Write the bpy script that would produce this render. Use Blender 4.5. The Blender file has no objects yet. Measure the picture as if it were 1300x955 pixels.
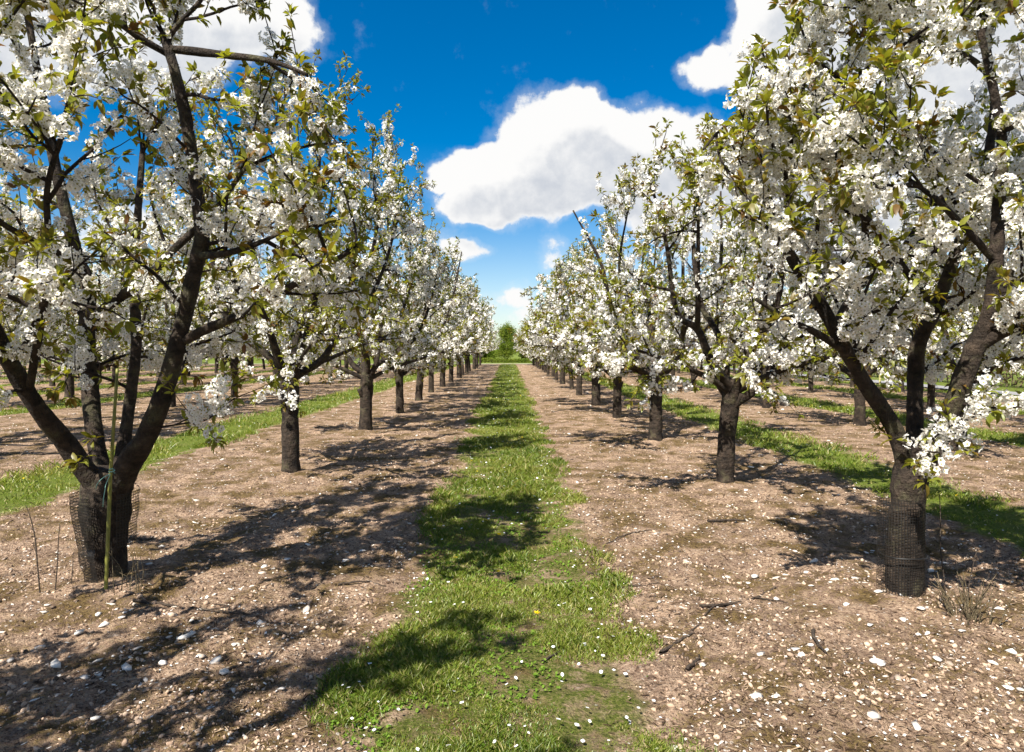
import bpy, math, random
import numpy as np
from math import radians, sin, cos, pi

SC = bpy.context.scene
COL = SC.collection
EYE = 1.65                      # eye height of the photographer, metres
F, CX, CY = 867.0, 645.6, 443.5  # focal length (px of the photo), vanishing point
SUN_AZ, SUN_EL = radians(34), radians(51)   # light travels towards +x +y

def P(px, py, d):
    return np.array([(px - CX) / F * d, d, EYE + (CY - py) / F * d])

# ------------------------------------------------------------------ noise
def _hash(i, j, k, seed):
    h = (i.astype(np.int64) * 374761393 + j.astype(np.int64) * 668265263 + k.astype(np.int64) * 2147483647 + seed * 974634777) & 0xFFFFFFFF
    h = ((h ^ (h >> 13)) * 1274126177) & 0xFFFFFFFF
    h = h ^ (h >> 16)
    return (h & 0xFFFF) / 65535.0

def vnoise(p, seed=0):
    p = np.atleast_2d(p)
    if p.shape[1] == 2:
        p = np.c_[p, np.zeros(len(p))]
    f = np.floor(p); t = p - f; t = t * t * (3 - 2 * t)
    i = f.astype(np.int64)
    r = 0
    for a in (0, 1):
        for b in (0, 1):
            for c in (0, 1):
                w = (t[:, 0] if a else 1 - t[:, 0]) * (t[:, 1] if b else 1 - t[:, 1]) * (t[:, 2] if c else 1 - t[:, 2])
                r = r + w * _hash(i[:, 0] + a, i[:, 1] + b, i[:, 2] + c, seed)
    return r

def fbm(p, octaves=4, seed=0):
    p = np.atleast_2d(p).astype(float)
    r = 0; amp = 0.5
    for o in range(octaves):
        r = r + amp * vnoise(p * (2.03 ** o) + 17.3 * o, seed + o)
        amp *= 0.5
    return r / (1 - 0.5 ** octaves)

# ------------------------------------------------------------------ mesh helpers
def mesh(name, V, Fc, mats, midx=None, rnd=None, smooth=False):
    """V (n,3), Fc (m,p) polygons all of p corners."""
    me = bpy.data.meshes.new(name)
    V = np.ascontiguousarray(V, dtype=np.float32); Fc = np.ascontiguousarray(Fc, dtype=np.int32)
    m, p = Fc.shape
    me.vertices.add(len(V)); me.vertices.foreach_set('co', V.ravel())
    me.loops.add(m * p); me.loops.foreach_set('vertex_index', Fc.ravel())
    me.polygons.add(m); me.polygons.foreach_set('loop_start', np.arange(0, m * p, p, dtype=np.int32))
    for mt in (mats if isinstance(mats, (list, tuple)) else [mats]):
        me.materials.append(mt)
    if midx is not None:
        me.polygons.foreach_set('material_index', np.ascontiguousarray(midx, dtype=np.int32))
    if smooth:
        me.polygons.foreach_set('use_smooth', np.ones(m, dtype=bool))
    if rnd is not None:
        at = me.attributes.new('rnd', 'FLOAT', 'FACE')
        at.data.foreach_set('value', np.ascontiguousarray(rnd, dtype=np.float32))
    me.update(calc_edges=True)
    return me

def link(name, data, parent=None, loc=None):
    o = bpy.data.objects.new(name, data)
    COL.objects.link(o)
    if parent is not None:
        o.parent = parent
    if loc is not None:
        o.location = loc
    return o

def tag(o, label=None, cat=None, group=None, kind=None):
    if label: o['label'] = label
    if cat: o['category'] = cat
    if group: o['group'] = group
    if kind: o['kind'] = kind
    return o

class Acc:
    """collects quad pieces into one mesh"""
    def __init__(self): self.V = []; self.Q = []; self.n = 0; self.M = []
    def add(self, V, Q, m=0):
        self.V.append(V); self.Q.append(Q + self.n); self.n += len(V); self.M.append(np.full(len(Q), m))
    def get(self):
        return np.concatenate(self.V), np.concatenate(self.Q), np.concatenate(self.M)

def nrm(v):
    v = np.asarray(v, float)
    return v / (np.linalg.norm(v) + 1e-9)

def smooth_line(pts, rad, step):
    """Catmull-Rom resample of a polyline"""
    pts = np.asarray(pts, float); rad = np.asarray(rad, float)
    q = np.vstack([2 * pts[0] - pts[1], pts, 2 * pts[-1] - pts[-2]])
    op, orr = [], []
    for i in range(len(pts) - 1):
        p0, p1, p2, p3 = q[i:i + 4]
        n = max(1, int(round(np.linalg.norm(p2 - p1) / step)))
        for k in range(n):
            t = k / n
            op.append(.5 * (2 * p1 + (p2 - p0) * t + (2 * p0 - 5 * p1 + 4 * p2 - p3) * t * t + (3 * p1 - p0 - 3 * p2 + p3) * t ** 3))
            orr.append(rad[i] * (1 - t) + rad[i + 1] * t)
    op.append(pts[-1]); orr.append(rad[-1])
    return np.array(op), np.array(orr)

def tube(pts, rad, n=6, lump=0.0, seed=0, cap=True):
    pts = np.asarray(pts, float); rad = np.asarray(rad, float)
    T = np.gradient(pts, axis=0); T /= (np.linalg.norm(T, axis=1)[:, None] + 1e-9)
    a = np.array([1., 0, 0]) if abs(T[0][0]) < .8 else np.array([0, 1., 0])
    N = np.zeros_like(T)
    u = nrm(a - T[0] * np.dot(a, T[0]))
    for i in range(len(T)):
        u = nrm(u - T[i] * np.dot(u, T[i])); N[i] = u
    B = np.cross(T, N)
    th = np.linspace(0, 2 * pi, n, endpoint=False)
    ring = np.cos(th)[None, :, None] * N[:, None, :] + np.sin(th)[None, :, None] * B[:, None, :]
    r = np.repeat(rad[:, None], n, 1)
    if lump:
        c = (pts[:, None, :] + ring * r[..., None]).reshape(-1, 3)
        k = (fbm(c * 7, 3, seed) - .5) * 1.6 + (fbm(c * 22, 2, seed + 9) - .5) * .7
        r = r * (1 + lump * k.reshape(r.shape))
    V = (pts[:, None, :] + ring * r[..., None])
    if cap:
        V = np.concatenate([V, np.repeat(pts[-1][None, None], n, 1) + ring[-1:] * rad[-1] * .05], 0)
    m = len(V)
    i = np.arange(m - 1)[:, None] * n; j = np.arange(n)[None, :]; j2 = (j + 1) % n
    Q = np.stack([i + j, i + j2, i + n + j2, i + n + j], -1).reshape(-1, 4)
    return V.reshape(-1, 3), Q

def rand_rot(k, rng):
    q = rng.normal(size=(k, 4)); q /= np.linalg.norm(q, axis=1)[:, None]
    w, x, y, z = q.T
    return np.stack([np.stack([1 - 2 * (y * y + z * z), 2 * (x * y - z * w), 2 * (x * z + y * w)], -1),
                     np.stack([2 * (x * y + z * w), 1 - 2 * (x * x + z * z), 2 * (y * z - x * w)], -1),
                     np.stack([2 * (x * z - y * w), 2 * (y * z + x * w), 1 - 2 * (x * x + y * y)], -1)], 1)

def rotz(k_or_ang):
    a = np.asarray(k_or_ang); c, s = np.cos(a), np.sin(a); o = np.zeros_like(a); e = np.ones_like(a)
    return np.stack([np.stack([c, -s, o], -1), np.stack([s, c, o], -1), np.stack([o, o, e], -1)], 1)

def scatter(V, Q, pos, R, s):
    """copies of a template -> merged verts, polys"""
    k, n = len(pos), len(V)
    s = np.asarray(s)
    s3 = s[:, None, None] if s.ndim == 1 else s[:, None, :]
    W = np.einsum('kij,kvj->kvi', R, V[None] * s3) + pos[:, None, :]
    QQ = Q[None] + (np.arange(k) * n)[:, None, None]
    return W.reshape(-1, 3), QQ.reshape(-1, Q.shape[1])

# ------------------------------------------------------------------ materials
class NT:
    def __init__(self, tree): self.t = tree; self.n = tree.nodes; self.l = tree.links
    def node(self, typ, **kw):
        nd = self.n.new(typ)
        for k, v in kw.items(): setattr(nd, k, v)
        return nd
    def put(self, sock, v):
        if v is None: return
        if isinstance(v, bpy.types.NodeSocket): self.l.new(v, sock)
        else: sock.default_value = v
    def math(self, op, a, b=None, c=None, clamp=False):
        nd = self.node('ShaderNodeMath', operation=op, use_clamp=clamp)
        for i, v in enumerate((a, b, c)): self.put(nd.inputs[i], v)
        return nd.outputs[0]
    def vmath(self, op, a, b=None, c=None):
        nd = self.node('ShaderNodeVectorMath', operation=op)
        for i, v in enumerate((a, b, c)): self.put(nd.inputs[i], v)
        return nd.outputs['Value'] if op in ('DOT_PRODUCT', 'LENGTH') else nd.outputs[0]
    def noise(self, vec, scale, detail=4, rough=.55, out='Fac', dim='3D'):
        nd = self.node('ShaderNodeTexNoise', noise_dimensions=dim)
        self.put(nd.inputs['Vector'], vec)
        nd.inputs['Scale'].default_value = scale; nd.inputs['Detail'].default_value = detail; nd.inputs['Roughness'].default_value = rough
        return nd.outputs[out]
    def ramp(self, fac, stops, interp='LINEAR'):
        nd = self.node('ShaderNodeValToRGB'); cr = nd.color_ramp; cr.interpolation = interp
        while len(cr.elements) < len(stops): cr.elements.new(.5)
        for e, (p, c) in zip(cr.elements, stops):
            e.position = p; e.color = (c, c, c, 1) if isinstance(c, (int, float)) else (*c, 1)
        self.put(nd.inputs[0], fac)
        return nd.outputs[0]
    def mix(self, fac, a, b, mode='MIX'):
        nd = self.node('ShaderNodeMix', data_type='RGBA', blend_type=mode)
        self.put(nd.inputs[0], fac)
        self.put(nd.inputs[6], a if isinstance(a, bpy.types.NodeSocket) else (*a, 1))
        self.put(nd.inputs[7], b if isinstance(b, bpy.types.NodeSocket) else (*b, 1))
        return nd.outputs[2]
    def range(self, v, a, b, c=0., d=1., smooth=True):
        nd = self.node('ShaderNodeMapRange', interpolation_type='SMOOTHSTEP' if smooth else 'LINEAR')
        self.put(nd.inputs[0], v)
        for i, x in enumerate((a, b, c, d)): self.put(nd.inputs[i + 1], x)
        return nd.outputs[0]

def new_mat(name):
    m = bpy.data.materials.new(name); m.use_nodes = True
    m.node_tree.nodes.clear()
    nt = NT(m.node_tree)
    out = nt.node('ShaderNodeOutputMaterial')
    return m, nt, out

def principled(nt, out, col, rough=.8, spec=.3, normal=None, extra=None):
    b = nt.node('ShaderNodeBsdfPrincipled')
    nt.put(b.inputs['Base Color'], col if isinstance(col, bpy.types.NodeSocket) else (*col, 1))
    nt.put(b.inputs['Roughness'], rough); nt.put(b.inputs['Specular IOR Level'], spec)
    if normal is not None: nt.put(b.inputs['Normal'], normal)
    nt.l.new(b.outputs[0], out.inputs[0])
    return b

def thin_leaf(name, stops, trans=.4, gloss=.0, trans_tint=(1, 1, 1)):
    m, nt, out = new_mat(name)
    at = nt.node('ShaderNodeAttribute', attribute_name='rnd')
    col = nt.ramp(at.outputs['Fac'], stops)
    d = nt.node('ShaderNodeBsdfDiffuse'); nt.put(d.inputs[0], col)
    t = nt.node('ShaderNodeBsdfTranslucent'); nt.put(t.inputs[0], nt.mix(1., col, trans_tint, 'MULTIPLY'))
    mx = nt.node('ShaderNodeMixShader'); mx.inputs[0].default_value = trans
    nt.l.new(d.outputs[0], mx.inputs[1]); nt.l.new(t.outputs[0], mx.inputs[2])
    last = mx.outputs[0]
    if gloss:
        g = nt.node('ShaderNodeBsdfGlossy'); g.inputs['Roughness'].default_value = .45
        m2 = nt.node('ShaderNodeMixShader'); m2.inputs[0].default_value = gloss
        nt.l.new(last, m2.inputs[1]); nt.l.new(g.outputs[0], m2.inputs[2]); last = m2.outputs[0]
    nt.l.new(last, out.inputs[0])
    return m

M = {}
M['petal'] = thin_leaf('petal', [(0, (.84, .80, .72)), (.3, (.89, .865, .82)), (1, (.91, .895, .86))], .40)
M['stamen'] = thin_leaf('stamen', [(0, (.30, .28, .06)), (1, (.42, .36, .10))], .2)
LEAF = [(0, (.12, .055, .016)), (.2, (.16, .10, .018)), (.45, (.17, .155, .018)), (.75, (.175, .20, .022)), (1, (.24, .25, .03))]
M['leaf'] = thin_leaf('cherry_leaf', LEAF, .45, .03, (1.6, 1.5, .7))
M['grass'] = thin_leaf('grass_blade', [(0, (.085, .14, .014)), (.4, (.145, .20, .020)), (.75, (.22, .26, .036)), (.88, (.29, .27, .07)), (1, (.40, .33, .16))], .35, .03, (1.3, 1.3, .7))
M['clover'] = thin_leaf('clover_leaf', [(0, (.08, .15, .015)), (1, (.17, .26, .04))], .3)
M['green_leaf'] = thin_leaf('spring_leaf', [(0, (.05, .095, .012)), (.5, (.105, .16, .018)), (1, (.19, .22, .036))], .35, 0, (1.3, 1.3, .7))
M['dry_leaf'] = thin_leaf('dry_leaf', [(0, (.10, .07, .045)), (.5, (.16, .125, .075)), (1, (.13, .13, .05))], .25)
M['daisy'] = thin_leaf('daisy_petal', [(0, (.85, .84, .82)), (1, (.88, .87, .86))], .2)
M['yellow'] = thin_leaf('dandelion_floret', [(0, (.75, .50, .01)), (1, (.85, .65, .02))], .15)

def bark(name, dark, light, lichen, scale=1., lich_amt=.35):
    m, nt, out = new_mat(name)
    tc = nt.node('ShaderNodeTexCoord').outputs['Object']
    st = nt.vmath('MULTIPLY', tc, (9, 9, 21))       # cherry bark: bands running round the stem
    n1 = nt.noise(st, 1.6 * scale, 5, .6)
    n2 = nt.noise(tc, 9 * scale, 6, .65)
    n3 = nt.noise(nt.vmath('MULTIPLY', tc, (60, 60, 22)), 1.2 * scale, 4, .6)
    f = nt.math('ADD', nt.math('MULTIPLY', n1, .35), nt.math('MULTIPLY', n2, .65))
    col = nt.ramp(f, [(.38, dark), (.56, tuple(np.array(dark) * .65 + np.array(light) * .35)), (.72, light)])
    lf = nt.ramp(nt.noise(tc, 5.5 * scale, 7, .7), [(.52, 0.), (.66, 1.)])
    col = nt.mix(nt.math('MULTIPLY', lf, lich_amt), col, lichen)
    hgt = nt.math('ADD', nt.math('MULTIPLY', n1, .35), nt.math('ADD', nt.math('MULTIPLY', n2, .8), nt.math('MULTIPLY', n3, .6)))
    b = nt.node('ShaderNodeBump'); b.inputs['Strength'].default_value = 1.; b.inputs['Distance'].default_value = .045
    nt.put(b.inputs['Height'], hgt)
    principled(nt, out, col, .85, .25, b.outputs[0])
    return m
M['bark'] = bark('cherry_bark', (.009, .0065, .005), (.115, .082, .058), (.115, .11, .055), 1., .5)
M['twig'] = bark('cherry_twig', (.020, .013, .010), (.070, .048, .036), (.06, .055, .03), 2., .2)
M['bark_green'] = bark('field_tree_bark', (.04, .03, .02), (.12, .10, .07), (.1, .1, .05))
M['deadwood'] = bark('dead_wood', (.05, .036, .027), (.19, .145, .11), (.12, .11, .07), 2., .2)
M['straw'] = bark('dry_stem', (.12, .09, .05), (.32, .26, .16), (.2, .18, .09), 2., .2)

# ------------------------------------------------------------------ layout
ROW_L, ROW_R = -1.735 * EYE, 1.576 * EYE
STEP_L, STEP_R = 2.57 * EYE, 2.42 * EYE
LANES = [(-0.43, 0.38), (-3.92, -3.04), (-8.35, -7.60), (-11.1, -10.4), (-14.3, -13.5), (-17.5, -16.7), (-20.8, -20.0), (-24.0, -23.2),
         (2.58, 3.28), (5.22, 6.05), (7.85, 8.5), (9.95, 10.55)]
LANES = [(a * EYE, b * EYE) for a, b in LANES]
Y_END = 73.0                       # far end of the rows

TRUNKS = []                        # filled below: (x, y) of every tree

def lane_dist(x, y):
    """>0 inside grass, metres from the (ragged) edge"""
    x = np.asarray(x, float); y = np.asarray(y, float)
    p = np.c_[x, y]
    wob = (fbm(p * .7, 2, 5) - .5) * .22 + (fbm(p * 4.0, 4, 8) - .5) * .36
    d = np.full(x.shape, -9.)
    for a, b in LANES:
        d = np.maximum(d, np.minimum(x - a, b - x))
    return d + wob

def ground_h(x, y):
    x = np.asarray(x, float); y = np.asarray(y, float)
    p = np.c_[np.ravel(x), np.ravel(y)]
    near = np.clip(1.25 - p[:, 1] / 22., 0, 1)
    h = (fbm(p * .55, 3, 11) - .5) * .085 + near * ((fbm(p * 3.1, 3, 12) - .5) * .075 + (fbm(p * 11., 4, 13) - .5) * .055)
    g = np.clip(lane_dist(p[:, 0], p[:, 1]) / .25, 0, 1)
    h = h * (1 - .45 * g) - .012 * g
    for (tx, ty) in TRUNKS:
        if ty < 16 and abs(tx) < 9:
            h = h + .055 * np.exp(-((p[:, 0] - tx) ** 2 + (p[:, 1] - ty) ** 2) / .16)
    return h.reshape(np.shape(x))

# rows: (side name, X in eye heights, first depth in eye heights, step, ordinal of first)
ROWS = [
    ('L1', -1.735, 2.97, 2.57), ('R1', 1.576, 2.72, 2.42),
    ('L2', -5.80, 6.70, 2.60), ('L3', -9.10, 11.4, 2.60), ('L4', -12.3, 16.0, 2.60), ('L5', -15.5, 20.3, 2.60), ('L6', -18.8, 23.9, 2.60), ('L7', -22.0, 28.4, 2.60), ('L8', -25.2, 31.5, 2.60),
    ('R2', 4.48, 4.25, 2.42), ('R3', 6.95, 8.55, 2.42), ('R4', 9.25, 11.0, 2.42)]
ROWNAME = {'L1': 'row left of the central lane', 'R1': 'row right of the central lane',
           'L2': 'second row left of the lane', 'L3': 'third row left of the lane', 'L4': 'fourth row left of the lane', 'L5': 'fifth row left of the lane',
           'L6': 'sixth row left of the lane', 'L7': 'seventh row left of the lane', 'L8': 'eighth row left of the lane',
           'R2': 'second row right of the lane', 'R3': 'third row right of the lane', 'R4': 'fourth row right, beside the road'}
ORD = 'first second third fourth fifth sixth seventh eighth ninth tenth eleventh twelfth thirteenth fourteenth fifteenth sixteenth seventeenth eighteenth nineteenth twentieth'.split()
SPOTS = []
_r = random.Random(4)
FIX = {'L1': [2.97, 5.44, 8.30, 10.9, 13.2], 'R1': [2.72, 4.97, 7.32, 9.91, 12.3]}
for rn, X, d0, st in ROWS:
    i = 0
    while True:
        if rn in FIX and i < 5: d = FIX[rn][i]; jx = 0
        elif rn in FIX: d = FIX[rn][4] + (i - 4) * st + _r.uniform(-.2, .2); jx = _r.uniform(-.05, .05)
        else: d = d0 + i * st + _r.uniform(-.25, .25); jx = _r.uniform(-.1, .1)
        if d * EYE > Y_END - 1: break
        SPOTS.append((rn, i, (X + jx) * EYE, d * EYE)); i += 1
NEAR_TREES = [('T0', -1.735 * EYE, .42 * EYE), ('R0', 1.62 * EYE, .30 * EYE)]
TRUNKS = [(x, y) for _, _, x, y in SPOTS]

# ------------------------------------------------------------------ blossom / leaf templates
def flower_tpl(near=True):
    R = .0182
    if near:
        V, Q, C = [], [], []
        for k in range(5):
            a = 2 * pi * k / 5; c, s = cos(a), sin(a)
            pts = [(.12 * R, 0, 0), (.62 * R, -.44 * R, .22 * R), (1.02 * R, 0, .38 * R), (.62 * R, .44 * R, .22 * R)]
            b = len(V)
            V += [(x * c - y * s, x * s + y * c, z) for x, y, z in pts]; Q.append([b, b + 1, b + 2, b + 3]); C.append(0)
        b = len(V); e = .20 * R
        V += [(-e, -e, .16 * R), (e, -e, .16 * R), (e, e, .16 * R), (-e, e, .16 * R)]; Q.append([b, b + 1, b + 2, b + 3]); C.append(1)
        return np.array(V), np.array(Q), np.array(C)
    V = [(R * 1.05 * cos(2 * pi * k / 5), R * 1.05 * sin(2 * pi * k / 5), .25 * R * (1 if k % 2 else .3)) for k in range(5)]
    return np.array(V), np.array([[0, 1, 2, 3, 4]]), np.array([0])

def cluster_tpl(seed, level):
    rng = np.random.default_rng(seed)
    if level == 2:                                   # far: a few crumpled white scraps
        k = 5; R = rand_rot(k, rng)
        V = np.array([(-.030, -.026, 0), (.028, -.03, .012), (.032, .027, 0), (-.027, .03, .014)])
        pos = rng.normal(size=(k, 3)); pos = pos / np.linalg.norm(pos, axis=1)[:, None] * rng.uniform(.015, .05, k)[:, None]
        W, Q = scatter(V, np.array([[0, 1, 2, 3]]), pos, R, rng.uniform(.7, 1.2, k))
        return W, Q, np.zeros(len(Q), int)
    FV, FQ, FC = flower_tpl(level == 0)
    k = 22 if level == 0 else 16
    i = np.arange(k) + .5
    ph = np.arccos(1 - 2 * i / k); th = pi * (1 + 5 ** .5) * i + rng.uniform(0, 6)
    dirs = np.c_[np.cos(th) * np.sin(ph), np.sin(th) * np.sin(ph), np.cos(ph)] + rng.normal(size=(k, 3)) * .28
    dirs /= np.linalg.norm(dirs, axis=1)[:, None]
    pos = dirs * rng.uniform(.034, .056, k)[:, None]
    R = []
    for d in dirs:
        z = nrm(d + rng.normal(size=3) * .35); x = nrm(np.cross(z, rng.normal(size=3))); R.append(np.stack([x, np.cross(z, x), z], 1))
    W, Q = scatter(FV, FQ, pos, np.array(R), rng.uniform(.85, 1.15, k))
    return W, Q, np.tile(FC, k)

def leaf_tpl(level):
    if level == 2:
        return np.array([(0, 0, 0), (.35, -.22, .03), (1., 0, -.12), (.35, .22, .03)]), np.array([[0, 1, 2, 3]])
    V = np.array([(0, 0, 0), (.3, -.21, .07), (.36, 0, 0), (.3, .21, .07), (.72, -.17, .02), (.75, 0, -.07), (.72, .17, .02), (1.05, 0, -.22)])
    Q = np.array([[0, 1, 2, 3], [1, 4, 5, 2], [2, 5, 6, 3], [4, 7, 6, 5]])
    return V, Q

# ------------------------------------------------------------------ the tree grower
def grow(rng, start, d, length, n, wander, trop):
    pts = [np.array(start, float)]; d = nrm(d); s = length / n
    for i in range(n):
        d = nrm(d + rng.normal(size=3) * wander + np.asarray(trop) / n)
        pts.append(pts[-1] + d * s)
    return np.array(pts)

def along(pts, spacing, t0=0., rng=None):
    seg = np.linalg.norm(np.diff(pts, axis=0), axis=1); L = np.r_[0, np.cumsum(seg)]
    if L[-1] <= 0: return np.zeros((0, 3)), np.zeros((0, 3)), np.zeros(0)
    s = np.arange(L[-1] * t0 + spacing * .5, L[-1], spacing)
    if rng is not None and len(s): s = np.clip(s + rng.uniform(-.4, .4, len(s)) * spacing, 0, L[-1])
    c = np.stack([np.interp(s, L, pts[:, k]) for k in range(3)], -1)
    i = np.clip(np.searchsorted(L, s) - 1, 0, len(seg) - 1)
    t = np.diff(pts, axis=0)[i]; t = t / (np.linalg.norm(t, axis=1)[:, None] + 1e-9)
    return c, t, s / L[-1]

def build_tree_meshes(seed, trunk, limbs, axis, R=1.95, zlow=1.0, ztop=5.4, level=0, dens=1., secs=.21, twig_len=1., keep=None, limb_blossom=.45, leaf=1., extra=None, thin=.33):
    """returns dict(trunk=mesh, limbs=[mesh], crown=mesh, blossom=mesh, foliage=mesh). Coordinates local to the trunk foot."""
    rng = np.random.default_rng(seed)
    seg_t = {0: 30, 1: 16, 2: 8}[level]; seg_l = {0: 14, 1: 9, 2: 5}[level]
    out = {}
    stp = {0: .035, 1: .08, 2: .25}[level]
    A = Acc()
    tp, tr = smooth_line([p for p, r in trunk], [r for p, r in trunk], stp)
    zz = tp[:, 2] - tp[0, 2]; tr = tr * (1 + .16 * np.exp(-((zz + .0) / .09) ** 2))
    A.add(*tube(tp, tr, seg_t, .24 if level < 2 else .15, seed))
    limb_acc = []
    sec = []
    for li, lb in enumerate(limbs):
        lp, lr = smooth_line([p for p, r in lb], [r for p, r in lb], stp if np.linalg.norm(lb[-1][0] - lb[0][0]) > .4 else .05)
        if np.linalg.norm(lb[-1][0] - lb[0][0]) < .4:
            A.add(*tube(lp, lr, max(6, seg_l - 2), .15, seed + li)); continue
        acc = A if level == 2 else Acc()
        acc.add(*tube(lp, lr, seg_l, .22 if level < 2 else .12, seed + li + 1))
        if level < 2: limb_acc.append(acc)
        # secondaries
        c, t, s = along(lp, secs, .16, rng)
        for ci, ti, si in zip(c, t, s):
            rad = ci - axis; rad[2] = 0; rl = np.linalg.norm(rad)
            out_d = nrm(rad) if rl > .15 else nrm(np.r_[rng.normal(size=2), 0])
            rd = rng.normal(size=3); rd[2] *= .35
            rd -= ti * np.dot(rd, ti)
            d = nrm(out_d * rng.uniform(.1, 1.1) + nrm(rd) * 1.1 + np.array([0, 0, rng.uniform(-.15, .75)]) + ti * .3)
            hfrac = (ci[2] - zlow) / (ztop - zlow)
            L = rng.uniform(.45, 1.15) * (1.05 - .45 * np.clip(hfrac, 0, 1)) * (1 if si > .25 else .8)
            if ci[2] < zlow or (hfrac > .42 and rng.random() < thin): continue
            sec.append((grow(rng, ci, d, L, 7, .16, (0, 0, rng.uniform(-.25, .5))), .011 + .007 * rng.random(), 1))
        # shoots at the tip
        for k in range(5):
            d = nrm(lp[-1] - lp[-4]) + rng.normal(size=3) * .45
            sec.append((grow(rng, lp[-1 - min(k, len(lp) - 2)], d, rng.uniform(.5, 1.15), 8, .1, (0, 0, .6)), .009, 2))
    if extra:
        for pts, r in extra: sec.append((np.array(pts, float), r, 3))
    def inside(p):
        r = math.hypot(p[0] - axis[0], p[1] - axis[1])
        h = (p[2] - zlow) / (ztop - zlow)
        lim = R * (.74 + .5 * math.sin(pi * min(max(h, 0), 1) ** .8)) if h < .72 else R * (1.3 - .75 * h)
        return r < lim * 1.02 and zlow - .22 < p[2] < ztop + .55
    C = Acc()
    bl_pos, bl_dir, lf_pos, lf_dir, tipl = [], [], [], [], []
    tw_n = {0: 5, 1: 4, 2: 3}[level]
    cl_step = {0: .078, 1: .080, 2: .085}[level] / dens
    def dress(pts, r0, kind):
        # a run pattern: blossom-laden stretches with bare gaps
        c, t, s = along(pts, cl_step, .06 if kind == 0 else .14, rng)
        if not len(c): return
        ph = rng.uniform(0, 9)
        run = vnoise(np.c_[ph + s * len(c) * .30, np.full(len(s), seed * 1.), np.zeros(len(s))])
        bare = (.40 if kind != 2 else .50) + (.0 if level < 2 else -.06)
        m = (run > bare) & (s < (.92 if kind != 2 else .62))
        off = rng.normal(size=c.shape) * .026; off[:, 2] -= .008
        bl_pos.append((c + off)[m])
        lc, lt, ls = along(pts, .085 / leaf, .05, rng)
        m2 = rng.random(len(lc)) < (.62 if kind != 2 else .9)
        lf_pos.append(lc[m2]); lf_dir.append(lt[m2])
        lf_pos.append(pts[-1:] ); lf_dir.append(nrm(pts[-1] - pts[-2])[None]); 
        lf_pos.append(pts[-1:] ); lf_dir.append(nrm(pts[-1] - pts[-2])[None])
    for pts, r, kind in sec:
        if kind != 3:
            n = len(pts)
            for i in range(1, len(pts)):
                if not inside(pts[i]) or (keep is not None and not keep(pts[i])): n = i; break
            if n < 3: continue
            pts = pts[:n]
        rr = np.linspace(r, max(.0035, r * .35), len(pts))
        C.add(*tube(pts, rr, tw_n, 0, 0, True))
        dress(pts, r, 1 if kind != 2 else 2)
        c, t, s = along(pts, .15 if level < 2 else .2, .12, rng)
        for ci, ti, si in zip(c, t, s):
            rd = rng.normal(size=3); rd -= ti * np.dot(rd, ti)
            d = nrm(nrm(rd) * 1. + ti * .75 + np.array([0, 0, .3]))
            shoot = rng.random() < .16
            q = grow(rng, ci, d, rng.uniform(.10, .36) * twig_len * (1.5 if shoot else 1), 4, .14, (0, 0, .75 if shoot else .15))
            if kind != 3 and (not inside(q[-1]) or (keep is not None and not keep(q[-1]))): continue
            C.add(*tube(q, np.linspace(.005, .0022, len(q)), 3 if level else 4, 0, 0, True))
            dress(q, .004, 2 if shoot else 0)
    # blossom sitting on spurs along the upper limbs
    for lb in limbs:
        if np.linalg.norm(lb[-1][0] - lb[0][0]) < .4: continue
        lp, lr = smooth_line([p for p, r in lb], [r for p, r in lb], .1)
        c, t, s = along(lp, .09, .35, rng)
        ri = np.interp(s, np.linspace(0, 1, len(lr)), lr)
        m = (rng.random(len(c)) < limb_blossom) & (c[:, 2] > zlow)
        o = rng.normal(size=c.shape); o /= np.linalg.norm(o, axis=1)[:, None]
        b = (c + o * (ri[:, None] + .035))[m]; bl_pos.append(b); lf_pos.append(b); lf_dir.append(o[m])
    bl = np.concatenate(bl_pos); lp_ = np.concatenate(lf_pos); ld_ = np.concatenate(lf_dir)
    if keep is not None:
        bl = bl[[keep(p) for p in bl]]
    # leaves: tufts of drooping leaves
    LV, LQ = leaf_tpl(level)
    per = {0: 5, 1: 4, 2: 3}[level]
    base = np.repeat(lp_, per, 0); dd = np.repeat(ld_, per, 0)
    n = len(base)
    x = dd * .7 + rng.normal(size=(n, 3)) * .75; x[:, 2] += rng.uniform(-.65, .35, n)
    x /= np.linalg.norm(x, axis=1)[:, None]
    up = np.tile([0, 0, 1.], (n, 1)) + rng.normal(size=(n, 3)) * .45
    y = np.cross(up, x); y /= np.linalg.norm(y, axis=1)[:, None] + 1e-9
    z = np.cross(x, y)
    Rm = np.stack([x, y, z], 2)
    size = rng.uniform(.035, .085, n) * (1 if level < 2 else 1.15)
    W, Q = scatter(LV, LQ, base + x * .012, Rm, size)
    tone = np.clip(np.repeat(rng.normal(.60, .23, len(lp_)), per) + rng.normal(0, .12, n), 0, 1)
    out['foliage'] = mesh('foliage', W, Q, M['leaf'], rnd=np.repeat(tone, len(LQ)))
    # blossoms
    Ws, Qs, Cs, Rs = [], [], [], []; off = 0
    var = rng.integers(0, 6, len(bl))
    for v in range(6):
        b = bl[var == v]
        if not len(b): continue
        TV, TQ, TC = cluster_tpl(100 + v, level)
        sc = rng.uniform(.72, 1.22, len(b))
        W, Q = scatter(TV, TQ, b, rand_rot(len(b), rng), sc)
        Ws.append(W); Qs.append(Q + off); off += len(W); Cs.append(np.tile(TC, len(b))); Rs.append(np.repeat(rng.random(len(b)), len(TQ)))
    out['blossom'] = mesh('blossom', np.concatenate(Ws), np.concatenate(Qs), [M['petal'], M['stamen']], np.concatenate(Cs), np.concatenate(Rs))
    V, Q, _ = C.get(); out['crown'] = mesh('crown', V, Q, M['twig'], smooth=True)
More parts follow.
